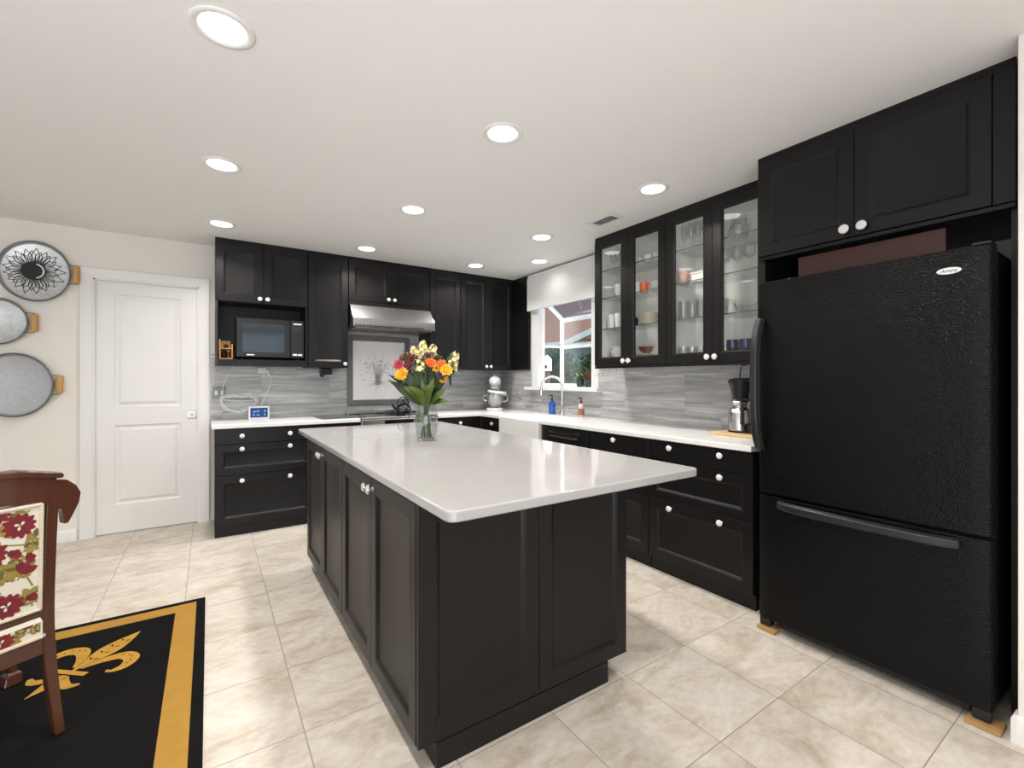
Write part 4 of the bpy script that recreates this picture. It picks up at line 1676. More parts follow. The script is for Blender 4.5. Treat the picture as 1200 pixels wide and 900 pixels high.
def ware(kind, name, label, category, m, x, y, z, group=None, proto=None, **k):
    """lathe-made crockery"""
    P = dict(
        tumbler=[(0, .0004), (.028, .0004), (.030, .004), (.035, .11), (.0335, .11), (.0285, .008), (0, .008)],
        goblet=[(0, .0004), (.030, .0004), (.029, .003), (.006, .008), (.0045, .05), (.006, .075), (.026, .09), (.036, .115), (.033, .165),
                (.0315, .165), (.0345, .115), (.024, .093), (0, .085)],
        flute=[(0, .0004), (.028, .0004), (.027, .003), (.005, .008), (.004, .075), (.012, .09), (.024, .13), (.022, .20), (.0205, .20),
               (.0225, .13), (.010, .095), (0, .092)],
        mug=[(0, .0004), (.033, .0004), (.037, .004), (.038, .09), (.035, .09), (.034, .008), (0, .008)],
        tallcup=[(0, .0004), (.034, .0004), (.036, .004), (.041, .125), (.038, .125), (.033, .008), (0, .008)],
        plate=[(0, .0004), (.055, .0004), (.058, .004), (.098, .013), (.100, .016), (.096, .0155), (.056, .007), (0, .006)],
        bowl=[(0, .0004), (.030, .0004), (.032, .005), (.058, .03), (.068, .055), (.065, .0555), (.055, .033), (.028, .010), (0, .008)],
        dish=[(0, .0004), (.055, .0004), (.060, .006), (.092, .040), (.090, .042), (.055, .010), (0, .008)],
        jug=[(0, .0004), (.045, .0004), (.055, .02), (.060, .06), (.045, .10), (.042, .125), (.048, .14), (.045, .14), (.040, .125), (.042, .10),
             (.056, .06), (.05, .02), (0, .01)])
    s_ = k.get('s', 1.0)
    b = MB()
    b.lathe([(r * s_, h * k.get('sz', s_)) for r, h in P[kind]], (x, y, z), seg=24)
    if kind in ('mug', 'jug') and k.get('ear', True):
        hh = (.09 if kind == 'mug' else .13) * k.get('sz', s_)
        r_ = (.036 if kind == 'mug' else .05) * s_
        b.tube(cat([(x - r_ * .3, y - r_ * .92, z + hh * .8), (x - r_ * .5, y - r_ * 1.6, z + hh * .75), (x - r_ * .5, y - r_ * 1.6, z + hh * .35),
                    (x - r_ * .3, y - r_ * .92, z + hh * .22)], 5), .005, 8)
    o = b.build(name, m, loc=(x, y, z), smooth=50)
    return tag(o, label, category, group)


ORD = ['first', 'second', 'third', 'fourth', 'fifth', 'sixth', 'seventh', 'eighth']


def copies(proto, spots, labels, group):
    for (x, y, z), lab in zip(spots, labels):
        o = proto.copy()
        col.objects.link(o)
        o.location = (x, y, z)
        o['label'] = lab
        o['group'] = group


def row(kind, name, category, m, pts, labf, group, **k):
    o = ware(kind, name, labf(0), category, m, *pts[0], group=group, **k)
    copies(o, pts[1:], [labf(i) for i in range(1, len(pts))], group)


def stack(kind, name, category, m, x, y, z, n, step, what, group, **k):
    def lf(i):
        if i == 0:
            return 'bottom ' + what
        if i == n - 1:
            return 'topmost ' + what
        return ORD[i] + ' from bottom, ' + what
    row(kind, name, category, m, [(x, y, z + i * step) for i in range(n)], lf, group, **k)


# door 1 (nearest the window)
row('goblet', 'wine_glass', 'glass', M['drink'], [(2.95, 2.815, SH[2] + .0002), (2.92, 2.735, SH[2] + .0002), (2.95, 2.655, SH[2] + .0002)],
    lambda i: ORD[i] + ' stemmed glass from the left, top shelf behind the first glass door', 'stemmed glasses behind the first glass door')
stack('bowl', 'cereal_bowl', 'bowl', M['porcelain'], 2.94, 2.715, SH[1] + .0002, 4, .02, 'white bowl in the stack above the white cups, first glass door',
      'white bowls behind the first glass door', s=.95)
row('tallcup', 'tall_cup', 'cup', M['porcelain'], [(2.90, 2.805, SH[0] + .0002), (2.90, 2.705, SH[0] + .0002)],
    lambda i: ('left' if i == 0 else 'right') + ' tall white cup on the middle shelf behind the first glass door', 'tall white cups')
stack('plate', 'side_plate', 'plate', M['porcelain'], 2.94, 2.735, ZSB, 5, .008, 'white plate in the stack behind the first glass door',
      'white plates behind the first glass door')
stack('dish', 'serving_dish', 'dish', M['porcelain'], 2.94, 2.735, ZSB + .0485, 3, .026, 'white dish stacked on plates behind the first glass door',
      'white dishes behind the first glass door')
# door 2
row('bowl', 'dessert_bowl', 'bowl', M['porcelain'], [(2.93, 2.525, SH[2] + .0002), (2.93, 2.43, SH[2] + .0002), (2.93, 2.335, SH[2] + .0002)],
    lambda i: ORD[i] + ' white bowl from the left, top shelf behind the second glass door', 'white bowls on the top shelf', s=.66, sz=1.0)
ware('tumbler', 'striped_cup', 'white cup left of the orange cup behind the second glass door', 'cup', M['porcelain'], 2.93, 2.535, SH[1] + .0002, s=.9)
ware('mug', 'orange_cup', 'bright orange cup behind the second glass door', 'cup', M['orange'], 2.92, 2.462, SH[1] + .0002, s=.9)
stack('dish', 'gravy_dish', 'dish', M['porcelain'], 2.95, 2.352, SH[1] + .0002, 3, .022, 'white dish in the stack right of the orange cup',
      'white dishes beside the orange cup', s=.72)
stack('plate', 'dinner_plate', 'plate', M['cream'], 2.985, 2.47, SH[0] + .0002, 9, .0105, 'cream plate, middle shelf stack behind the second glass door',
      'cream plates on the middle shelf', s=.98, sz=1.05)
ware('jug', 'milk_jug', 'small dark jug left of the cream plate stack, second glass door', 'jug', M['navy'], 2.862, 2.505, SH[0] + .0002, s=.45)
stack('plate', 'cream_plate', 'plate', M['cream'], 2.95, 2.475, ZSB, 7, .010, 'cream plate in the bottom left stack, second glass door',
      'cream plates on the cabinet floor, left stack', s=.80)
stack('bowl', 'soup_bowl', 'bowl', M['cream'], 2.95, 2.335, ZSB, 4, .022, 'cream bowl in the bottom right stack, second glass door',
      'cream bowls on the cabinet floor', s=.85)
ware('bowl', 'salad_bowl', 'brown bowl resting on the lower left cream plates, second glass door', 'bowl', M['brown'], 2.95, 2.465, ZSB + .0760, s=.95)
# door 3
row('flute', 'champagne_flute', 'glass', M['drink'], [(2.92, 2.09 - .058 * i, SH[2] + .0002) for i in range(4)],
    lambda i: ORD[i] + ' champagne flute from the left, top shelf behind the third glass door', 'champagne flutes')
ware('mug', 'patterned_mug', 'rose patterned mug behind the third glass door', 'mug', M['rosecup'], 2.90, 2.078, SH[1] + .0002, s=1.0)
bx = thing('white_box', 'white box beside the rose patterned mug, third glass door', 'box', (2.96, 1.97, SH[1] + .0002))
MB().box(2.90, 3.02, 1.892, 2.028, SH[1] + .0003, SH[1] + .058).build('box_base', M['plastic'], bx, bevel=.003)
MB().box(2.898, 3.022, 1.890, 2.030, SH[1] + .0585, SH[1] + .075).build('lid', M['cream'], bx, bevel=.003)
row('tumbler', 'drinking_glass', 'glass', M['drink'], [(2.90, 2.082 - .074 * i, SH[0] + .0002) for i in range(4)],
    lambda i: ORD[i] + ' tall glass in the front row, middle shelf, third glass door', 'tall tumblers front row', s=1.0, sz=1.25)
row('tumbler', 'drinking_glass', 'glass', M['drink'], [(2.99, 2.075 - .074 * i, SH[0] + .0002) for i in range(4)],
    lambda i: ORD[i] + ' tall glass in the back row, middle shelf, third glass door', 'tall tumblers back row', s=1.0, sz=1.25)
row('tumbler', 'short_tumbler', 'glass', M['drink'], [(2.90, 2.082 - .074 * i, ZSB) for i in range(4)],
    lambda i: ORD[i] + ' short glass in the front row, cabinet floor, third glass door', 'short tumblers front row', s=1.0, sz=.95)
row('tumbler', 'short_tumbler', 'glass', M['drink'], [(2.99, 2.075 - .074 * i, ZSB) for i in range(4)],
    lambda i: ORD[i] + ' short glass in the back row, cabinet floor, third glass door', 'short tumblers back row', s=1.0, sz=.95)
# door 4 (nearest the fridge)
ware('jug', 'glass_pitcher', 'large clear glass pitcher on the top shelf behind the fourth glass door', 'pitcher', M['drink'], 2.95, 1.69, SH[2] + .0002, s=1.1)
row('goblet', 'wine_glass', 'glass', M['drink'], [(2.91, 1.765 - .085 * i, SH[1] + .0002) for i in range(3)],
    lambda i: ORD[i] + ' wine glass from the left behind the fourth glass door', 'wine glasses behind the fourth glass door', s=1.05, sz=1.1)
row('tumbler', 'drinking_glass', 'glass', M['drink'], [(2.885, 1.765, SH[0] + .0002), (2.965, 1.760, SH[0] + .0002)],
    lambda i: ('front' if i == 0 else 'rear') + ' clear glass left of the glass bowl, fourth glass door', 'glasses beside the bowl')
ware('dish', 'glass_bowl', 'clear cut glass bowl behind the fourth glass door', 'bowl', M['drink'], 2.93, 1.635, SH[0] + .0002, s=.8, sz=1.6)
row('mug', 'navy_mug', 'mug', M['navy'], [(2.885, 1.695, ZSB), (2.885, 1.605, ZSB)],
    lambda i: ('left' if i == 0 else 'right') + ' tall navy blue mug on the cabinet floor, fourth glass door', 'navy mugs', s=1.05, sz=1.4, ear=False)

hk = thing('hanging_tassel', 'white beaded ornament hanging under the first glass cabinet', 'ornament', (2.81, 2.84, 1.36))
b = MB()
for k in range(5):
    a = k * .035 - .07
    b.tube(cat([(2.815, 2.845, 1.378), (2.815, 2.845 + a * .5, 1.350), (2.815, 2.845 + a, 1.325 + .01 * (k % 2))], 3), .0022, 5)
    b.ball((2.815, 2.845 + a, 1.322 + .01 * (k % 2)), .006, 8, 6)
b.build('bead_strand', M['plastic'], hk)
b = MB()
b.cyl((2.815, 2.845, 1.3775), (2.815, 2.845, 1.401), .004, 8)
b.build('hook', M['chrome'], hk)

# ------------------------------------------------------------------ coffee corner
cbo = MB().prism(rounded([(2.79, 1.43, .02), (3.03, 1.43, .02), (3.03, 1.80, .02), (2.79, 1.80, .02)], .02), flat(ZW + .0005), 0, .02).build(
    'wooden_board', M['pine'], loc=(2.9, 1.6, ZW), bevel=.004)
tag(cbo, 'pale wooden board under the coffee maker', 'board')
ZB = ZW + .0215
cm = thing('coffee_maker', 'black and silver drip coffee maker on the wooden board', 'coffee maker', (2.90, 1.6, ZB))
b = MB()
b.box(2.85, 2.99, 1.46, 1.582, ZB, ZB + .055)
b.box(2.855, 2.96, 1.583, 1.715, ZB, ZB + .010)
b.build('base', M['black'], cm, bevel=.008)
b = MB()
b.box(2.86, 2.98, 1.47, 1.560, ZB + .0555, ZB + .34)
b.build('water_tower', M['plastic'], cm, bevel=.012, seg=3)  # white colour stands in for the bright reflection on the steel tower
b = MB()
b.box(2.87, 2.97, 1.50, 1.66, ZB + .205, ZB + .225)
b.build('support_arm', M['black'], cm, bevel=.004)
cxm, cym = 2.905, 1.655
b = MB()
b.lathe([(0, .0), (.045, .0), (.050, .008), (.050, .03), (.068, .10), (.075, .115), (.075, .125), (.070, .128), (0, .128)], (cxm, cym, ZB + .212), seg=28)
b.build('filter_basket', M['black'], cm)
b = MB()
b.lathe([(.07, .1285), (.066, .136), (.03, .142), (0, .142)], (cxm, cym, ZB + .212), seg=28)
b.build('basket_lid', M['handle'], cm)
b = MB()
b.box(2.89, 2.92, 1.50, 1.70, ZB + .345, ZB + .356)
b.build('drip_arm', M['black'], cm, bevel=.003)
cf = thing('thermal_carafe', 'stainless steel carafe with a black handle under the coffee filter', 'carafe', (cxm - .0, cym + .005, ZB + .011))
zc_ = ZB + .0105
b = MB()
b.lathe([(0, .0), (.063, .0), (.068, .006), (.068, .115), (.060, .137), (.040, .152), (.038, .164), (0, .164)], (cxm, cym + .005, zc_), seg=28)
b.build('flask', M['steel'], cf)
b = MB()
b.lathe([(.039, .1643), (.044, .172), (.052, .188), (.048, .194), (0, .194)], (cxm, cym + .005, zc_), seg=24)
b.build('lid', M['chrome'], cf)
b = MB()
hx, hy = cxm - .035, cym - .045
dv_ = Vector((-.80, -.60, 0))
pb = Vector((cxm, cym + .005, zc_))
b.tube(cat([pb + dv_ * .045 + Vector((0, 0, .180)), pb + dv_ * .105 + Vector((0, 0, .175)), pb + dv_ * .105 + Vector((0, 0, .10)),
            pb + dv_ * .088 + Vector((0, 0, .05))], 5), .0095, 10)
b.build('handle', M['handle'], cf)
cs = thing('coffee_scoop', 'black scoop standing upright in the coffee filter', 'scoop', (cxm + .01, cym + .01, ZB + .35))
b = MB()
b.tube([(cxm + .012, cym + .012, ZB + .3545), (cxm + .014, cym + .004, ZB + .43)], .004, 8)
b.build('handle', M['black'], cs)
b = MB()
b.ball((cxm + .013, cym - .018, ZB + .455), .028, 14, 8, (.6, 1.15, .75))
b.build('bowl', M['black'], cs)

# ------------------------------------------------------------------ fridge
FX, FY0, FY1 = 2.372, .408, 1.262
fr_ = thing('refrigerator', 'textured black bottom freezer refrigerator', 'refrigerator', (2.72, .835, 0))
MB().box(2.452, 3.09, FY0 + .004, FY1 - .004, .055, 1.772).build('body', M['fridgeside'], fr_, bevel=.004)


def fdoor(z0, z1, name):
    b = MB()
    pl_ = []
    # gently bowed front with rounded vertical edges
    n_ = 14
    for i in range(n_ + 1):
        u = i / n_
        y = FY0 + (FY1 - FY0) * u
        e_ = min(u, 1 - u) * (FY1 - FY0)
        r_ = .022
        back = (r_ - math.sqrt(max(0, r_ * r_ - (r_ - e_) ** 2))) if e_ < r_ else 0
        pl_.append((y, back + .006 * (2 * u - 1) ** 2))
    extra = []
    for s_ in (0, 1):
        for k in range(1, 5):
            e_ = .022 * (1 - math.cos(PI / 2 * k / 5))
            bk = .022 * (1 - math.sin(PI / 2 * k / 5))
            extra.append((FY0 + e_ if s_ == 0 else FY1 - e_, bk + .006))
    pl_ = sorted(pl_ + extra)
    poly = [(FX + bk, y) for y, bk in pl_] + [(2.450, FY1), (2.450, FY0)]
    b.prism(poly, flat(z0), 0, z1 - z0)
    return b.build(name, M['fridge'], fr_, bevel=.004, smooth=45)


dU = fdoor(.705, 1.785, 'fridge_door')
dL = fdoor(.064, .693, 'freezer_drawer')
b = MB()
b.box(2.449, 2.60, FY0 + .06, FY1 - .06, .012, .054)
b.box(2.425, 2.448, FY0 + .07, FY1 - .07, .022, .0625)
b.build('base_grille', M['matteblack'], fr_)
for y in (FY0 + .032, FY1 - .032):
    b = MB()
    b.box(2.385, 2.44, y - .026, y + .026, .0185, .0625)
    b.build('foot', M['black'], fr_, bevel=.006)
b = MB()
b.box(2.39, 2.47, FY0 + .005, FY0 + .06, 1.7865, 1.800)
b.build('hinge_cover', M['black'], fr_, bevel=.005)
# vertical handle
hy_ = 1.243
b = MB()
zs = [.925, .96, 1.02, 1.12, 1.26, 1.40, 1.50, 1.56, 1.60]
outs = [.006, .028, .050, .062, .065, .062, .050, .028, .006]
rings_ = []
for z, w in zip(zs, outs):
    wd_ = .026
    th = .017
    x = FX - w
    rings_.append([b.v((x - th, hy_ - wd_ * .55, z)), b.v((x - th, hy_ + wd_ * .55, z)), b.v((x + th * .6, hy_ + wd_, z)), b.v((x + th * .6, hy_ - wd_, z))])
for a_, c_ in zip(rings_, rings_[1:]):
    for i in range(4):
        j = (i + 1) % 4
        b.face([a_[i], a_[j], c_[j], c_[i]])
b.face(rings_[0][::-1])
b.face(rings_[-1])
b.build('handle', M['handle'], dU, bevel=.006, seg=3, smooth=50)
b = MB()
ys = [.492, .53, .60, .72, .835, .95, 1.06, 1.12, 1.155]
outs = [.006, .026, .040, .047, .049, .047, .040, .026, .006]
rings_ = []
for y, w in zip(ys, outs):
    x = FX - w
    hz = .660
    rings_.append([b.v((x - .015, y, hz - .014)), b.v((x - .015, y, hz + .016)), b.v((x + .010, y, hz + .026)), b.v((x + .010, y, hz - .026))])
for a_, c_ in zip(rings_, rings_[1:]):
    for i in range(4):
        j = (i + 1) % 4
        b.face([a_[i], a_[j], c_[j], c_[i]])
b.face(rings_[0][::-1])
b.face(rings_[-1])
b.build('handle', M['handle'], dL, bevel=.006, seg=3, smooth=50)
# badge with lettering
b = MB()
b.lathe([(0, .0), (.036, 0), (.036, .002), (.034, .003), (0, .003)], (FX + .0035, .526, 1.705), (-1, 0, 0), 32, sx=1.0, sy=.36)
bd = b.build('badge', M['plastic'], dU)


def lettering(text, size, mtx, m, parent, extr=.0004):
    cu = bpy.data.curves.new('lettering', 'FONT')
    cu.body = text
    cu.size = size
    cu.align_x = 'CENTER'
    cu.align_y = 'CENTER'
    cu.extrude = extr
    cu.shear = .25
    to = bpy.data.objects.new('tmp_text', cu)
    col.objects.link(to)
    dg = bpy.context.evaluated_depsgraph_get()
    me = bpy.data.meshes.new_from_object(to.evaluated_get(dg))
    bpy.data.objects.remove(to)
    me.transform(mtx)
    p = parent
    pm = Matrix.Identity(4)
    while p is not None:
        pm = p.matrix_basis @ pm
        p = p.parent
    me.transform(pm.inverted())
    me.materials.clear()
    me.materials.append(m)
    o = bpy.data.objects.new('lettering', me)
    col.objects.link(o)
    o.parent = parent
    return o


# text reads from the -X side: its x axis runs along -Y, its up along Z
mt_ = Matrix(((0, 0, -1, FX + .0001), (-1, 0, 0, .526), (0, 1, 0, 1.705), (0, 0, 0, 1)))
lettering('Amana', .0165, mt_, M['ink'], bd.parent)

sh1 = MB().box(2.362, 2.45, 1.170, 1.258, .0004, .0178).build('wood_shim', M['shim'], loc=(2.41, 1.23, 0), bevel=.002)
tag(sh1, 'wooden shim under the left front foot of the fridge', 'shim', 'wooden shims under the fridge')
sh2 = MB().box(2.358, 2.45, .385, .480, .0004, .0178).build('wood_shim', M['shim'], loc=(2.41, .44, 0), bevel=.002)
tag(sh2, 'wooden shim under the right front foot of the fridge', 'shim', 'wooden shims under the fridge')
pk = MB().box(2.575, 2.60, .58, 1.155, 1.774, 1.925).build('wood_plank', M['plank'], loc=(2.59, .87, 1.773), bevel=.002)
tag(pk, 'red brown wooden plank standing on edge on top of the fridge', 'plank')

# cabinet over the fridge
fcab = thing('fridge_cabinet', 'dark two door cabinet above the refrigerator', 'cabinet', (2.83, .86, 1.94))
XF = 2.540
mf = fright(XF)
MB().box(XF, 3.128, .374, 1.341, 1.946, 2.470).build('body', M['cab'], fcab)
MB().box(XF + .02, 3.128, 1.318, 1.341, .001, 1.9455).build('side_panel', M['cab'], fcab)
b = MB()
b.box(XF - .012, XF + .0, .374, 1.341, 1.938, 1.9575)
b.build('light_rail', M['cab'], fcab, bevel=.003)
door(mf, .888, 1.337, 1.960, 2.468, fcab, [(.922, 1.998)], kr=.022)
door(mf, .436, .886, 1.960, 2.468, fcab, [(.852, 1.998)], kr=.022)
MB().box(XF - .016, XF - .0005, .374, .432, 1.960, 2.468).build('filler', M['cab'], fcab)
MB().box(XF - .010, 3.128, .374, 1.341, 2.4705, ZC - .001).build('top_filler', M['cab'], fcab)
MB().box(XF + .02, 3.128, .374, .390, .001, 1.9375).build('side_panel', M['cab'], fcab)

# ------------------------------------------------------------------ island
IX0, IX1, IY0, IY1 = .580, 1.522, 1.402, 3.362
ml = fright(IX0)
xmid = 1.048
pln = MB().box(.622, 1.412, 1.3835, 3.32, .0005, ZK - .0005).build('island_plinth', M['cab'], loc=(1.0, 2.4, 0))
tag(pln, 'dark recessed plinth the island stands on', 'plinth')
ci = 0
for (y0, y1, lab) in ((1.402, 2.381, 'dark two door island cabinet at the near end, facing the rug'),
                      (2.384, 3.362, 'dark two door island cabinet at the far end, facing the rug')):
    c = thing('island_cabinet', lab, 'cabinet', (.8, (y0 + y1) / 2, ZK))
    MB().box(IX0, xmid - .002, y0, y1, ZK, ZT).build('body', M['cab'], c)
    ym = (y0 + y1) / 2
    door(ml, y0 + g2, ym - .001, ZK + .004, ZT - .004, c, [(ym - .030, .838)], kmat=M['crystal'], kr=.019, t=.022)
    door(ml, ym + .001, y1 - g2, ZK + .004, ZT - .004, c, [(ym + .030, .838)], kmat=M['crystal'], kr=.019, t=.022)
    if ci == 0:
        b = MB()
        shaker(b, fback(1.4015), .560, xmid - .0015, ZK + .002, ZT - .001, .018, .062)
        b.build('end_panel', M['cab'], c, smooth=20)
    ci += 1
mlx = fleft(IX1 - .022)
ci = 0
for (y0, y1, lab) in ((1.402, 2.381, 'dark island cabinet at the near end, facing the fridge side'),
                      (2.384, 3.362, 'dark island cabinet at the far end, facing the sink side')):
    c = thing('island_cabinet', lab, 'cabinet', (1.28, (y0 + y1) / 2, ZK))
    MB().box(xmid + .002, IX1 - .022, y0, y1, ZK, ZT).build('body', M['cab'], c)
    ym = (y0 + y1) / 2
    door(mlx, y0 + g2, ym - .001, ZK + .004, ZT - .004, c, [(ym - .030, .838)], kmat=M['crystal'], kr=.019, t=.022)
    door(mlx, ym + .001, y1 - g2, ZK + .004, ZT - .004, c, [(ym + .030, .838)], kmat=M['crystal'], kr=.019, t=.022)
    if ci == 0:
        b = MB()
        shaker(b, fback(1.4015), xmid + .0015, 1.525, ZK + .002, ZT - .001, .018, .058)
        b.build('end_panel', M['cab'], c, smooth=20)
    ci += 1
poly = rounded([(.548, 1.135, .035), (1.690, 1.135, .035), (1.690, 3.70, .04), (.548, 3.70, .04)], .03, 6)
o = MB().prism(poly, flat(ZW0 + .0005), 0, ZW - ZW0 - .0005).build('island_worktop', M['quartz'], loc=(1.12, 2.42, ZW0), bevel=.007, seg=3)
tag(o, 'glossy white quartz island worktop with rounded corners', 'worktop')

# ------------------------------------------------------------------ vase and flowers
VX, VY = 1.090, 2.565
va = thing('glass_vase', 'clear glass vase of water on the island', 'vase', (VX, VY, ZW))
b = MB()
b.lathe([(0, .0005), (.050, .0005), (.057, .006), (.064, .05), (.067, .11), (.064, .165), (.056, .20), (.054, .222),
         (.0515, .222), (.0535, .20), (.0615, .165), (.0645, .11), (.0615, .05), (.054, .013), (0, .012)], (VX, VY, ZW), seg=40)
b.build('glass_body', M['vase'], va, smooth=60)
b = MB()
b.lathe([(0, .0135), (.052, .0145), (.060, .05), (.063, .11), (.0612, .15), (0, .15)], (VX, VY, ZW), seg=36)
b.build('water', M['water'], va, smooth=60)

fl = thing('flower_bouquet', 'mixed bouquet of orange, yellow, pink and cream flowers in the vase', 'bouquet', (VX, VY, ZW + .02))
cr = Vector((math.cos(R(YAW)), -math.sin(R(YAW)), 0))      # sideways axis of the arrangement
cf_ = Vector((math.sin(R(YAW)), math.cos(R(YAW)), 0))      # its depth axis
S_ = .00514


def bq(px, py, d=0.0):
    return Vector((VX, VY, ZW)) + cr * ((px - 499.5) * S_) + Vector((0, 0, (517 - py) * S_)) + cf_ * d


rf = random.Random(21)


def stem(p, i):
    foot = Vector((VX, VY, ZW + .02)) + cr * rf.uniform(-.036, .036) + cf_ * rf.uniform(-.03, .03)
    neck = Vector((VX, VY, ZW + .21)) + (p - Vector((VX, VY, p.z))) * .14
    b = MB()
    b.tube(cat([foot, (foot + neck) / 2, neck, neck + (p - neck) * .55 + Vector((0, 0, .012)), p], 4), .003, 6)
    return b.build('stem', M['stem'], fl)


def bloom(px, py, d, r, pm, npet, name, layers=2, cm_=None, outward=.5):
    r = r * 1.02
    c = bq(px, py, d)
    o_ = (c - Vector((VX, VY, ZW + .25))).normalized()
    ax = (o_ * outward * .8 + Vector((0, 0, .22)) - cf_ * .95).normalized()
    X_, Y_, Z_ = basis(ax)
    b = MB()
    for L_ in range(layers):
        n_ = npet - L_ * 2
        tl = .15 + .42 * L_
        rr_ = r * (1 - .22 * L_)
        for k in range(n_):
            a = 2 * PI * (k + .5 * L_) / n_ + rf.uniform(-.08, .08)
            d_ = (X_ * math.cos(a) + Y_ * math.sin(a))
            tip = c + (d_ * math.cos(tl) + Z_ * math.sin(tl)) * rr_ * rf.uniform(.78, 1.12)
            b.petal(c + d_ * r * .08, tip, rr_ * .72 if npet < 14 else rr_ * .40, Z_ + d_ * rf.uniform(-.3, .3), cup=.35, n=4)
    h = b.build(name, M[pm], fl, normals=False, smooth=80)
    b = MB()
    b.ball(c + Z_ * r * .12, r * .26, 10, 6)
    b.build('flower_centre', M[cm_ or 'seed'], h)
    stem(c - Z_ * .008, 0)


def spike(px, py, d, ln, pm, n_, name, lean=(0, 0)):
    """stock-like flower spike of small florets"""
    c = bq(px, py, d)
    ax = (Vector((0, 0, 1)) + cr * lean[0] - cf_ * .15).normalized()
    X_, Y_, Z_ = basis(ax)
    b = MB()
    for k in range(n_):
        t_ = k / n_
        a = k * 2.4
        rr_ = .030 * (1.1 - .5 * t_)
        p = c + Z_ * (ln * (t_ - .5)) + (X_ * math.cos(a) + Y_ * math.sin(a)) * rr_ * .55
        dr_ = (X_ * math.cos(a) + Y_ * math.sin(a)) * .8 + Z_ * .5
        x2, y2, z2 = basis(dr_)
        for q in range(5):
            a2 = 2 * PI * q / 5
            d_ = x2 * math.cos(a2) + y2 * math.sin(a2)
            b.petal(p, p + (d_ * .9 + z2 * .45) * rr_ * .8, rr_ * .75, z2, cup=.2, n=3)
    b.build(name, M[pm], fl, normals=False, smooth=80)
    stem(c - Z_ * ln * .5, 0)


bloom(469.5, 429, -.05, .042, 'petalpink', 16, 'pink_flower', 3)
bloom(474, 440, -.075, .045, 'petalyellow', 12, 'yellow_flower', 3, 'petalyellow')
bloom(475, 420, -.01, .036, 'petalrust', 7, 'rust_flower', 2)
bloom(482, 422, -.02, .038, 'petalmaroon', 8, 'maroon_flower', 2, 'petalmaroon')
bloom(481, 431, -.05, .034, 'petalmaroon', 8, 'maroon_flower', 2, 'petalmaroon')
bloom(502.5, 421, -.01, .045, 'petalmaroon', 14, 'maroon_flower', 3, 'petalmaroon')
bloom(506.5, 427, -.07, .036, 'petalorange', 14, 'orange_flower', 3, 'petalorange')
bloom(518.5, 428.5, -.06, .034, 'petalorange', 14, 'orange_flower', 3, 'petalorange')
bloom(524, 435, -.07, .042, 'petalyellow', 12, 'yellow_flower', 3, 'petalyellow')
bloom(513, 433, -.05, .030, 'petalyellow', 12, 'yellow_flower', 2)
bloom(518, 441, -.07, .034, 'petalpurple', 10, 'purple_flower', 2, 'petalpurple')
bloom(521, 446, -.06, .026, 'petalyellow', 10, 'yellow_flower', 2)
spike(495, 410, .02, .095, 'petalcream', 20, 'cream_flower_spike', (-.1, 0))
spike(486, 415, .0, .075, 'petalcream', 14, 'cream_flower_spike', (-.3, 0))
spike(505, 412, .05, .075, 'petalcream', 12, 'cream_flower_spike', (.2, 0))
spike(532, 424, -.02, .105, 'petalcream', 20, 'cream_flower_spike', (.35, 0))
spike(494, 430, -.05, .07, 'petalcream', 8, 'cream_flower_spike', (.0, 0))


def leafblade(pts, w, mm='leaf', d=0.0, cup=.1):
    """long leaf whose midrib follows pixel points"""
    P = cat([bq(x, y, d + q) for x, y, q in pts], 5)
    b = MB()
    rows = []
    N = len(P)
    for i, p in enumerate(P):
        t_ = i / (N - 1)
        ww = w * (math.sin(PI * t_ ** .8) ** .8 if 0 < i < N - 1 else .03)
        dd_ = (P[min(i + 1, N - 1)] - P[max(0, i - 1)]).normalized()
        vw = (-cf_ * .8 + Vector((0, 0, .6))).normalized()
        s_ = dd_.cross(vw).normalized()
        n_ = s_.cross(dd_)
        rows.append([b.v(p - s_ * ww / 2 + n_ * ww * .16), b.v(p), b.v(p + s_ * ww / 2 + n_ * ww * .16)])
    for a_, c_ in zip(rows, rows[1:]):
        b.face([a_[0], a_[1], c_[1], c_[0]])
        b.face([a_[1], a_[2], c_[2], c_[1]])
    return b.build('leaf', M[mm], fl, normals=False, smooth=70)


leafblade([(496, 474, -.04), (488, 462, -.09), (478, 453, -.11)], .046, 'leaf')
leafblade([(500, 476, -.05), (495, 462, -.10), (484, 452, -.13)], .046, 'leaf')
leafblade([(494, 474, -.02), (476, 458, -.05), (457, 446, -.06)], .045, 'leafdark')
leafblade([(492, 470, .0), (474, 452, -.01), (456, 440, -.02)], .04, 'leafdark')
leafblade([(497, 476, -.03), (482, 466, -.06), (466, 454, -.07)], .04, 'leafdark')
leafblade([(503, 474, -.05), (507, 458, -.10), (512, 443, -.10)], .042, 'leaf')
leafblade([(506, 474, -.05), (516, 464, -.09), (526, 455, -.09)], .045, 'leaf')
leafblade([(508, 474, -.05), (517, 471, -.09), (528, 470, -.10)], .045, 'leaf')
leafblade([(505, 472, -.03), (515, 456, -.05), (524, 446, -.05)], .045, 'leafdark')
leafblade([(489, 486, -.035), (497, 490, -.045), (506, 500, -.03)], .05, 'leaf')
for k in range(70):
    px, py = rf.uniform(470, 531), rf.uniform(416, 450)
    q = rf.uniform(-.05, .06)
    ex, ey = px + rf.uniform(-6, 6), py - rf.uniform(2, 9)
    leafblade([(px, py + 5, q), ((px + ex) / 2 + 1, (py + ey) / 2, q - .01), (ex, ey, q)], rf.uniform(.012, .024), rf.choice(['leafdark', 'leafdark', 'leaf']))
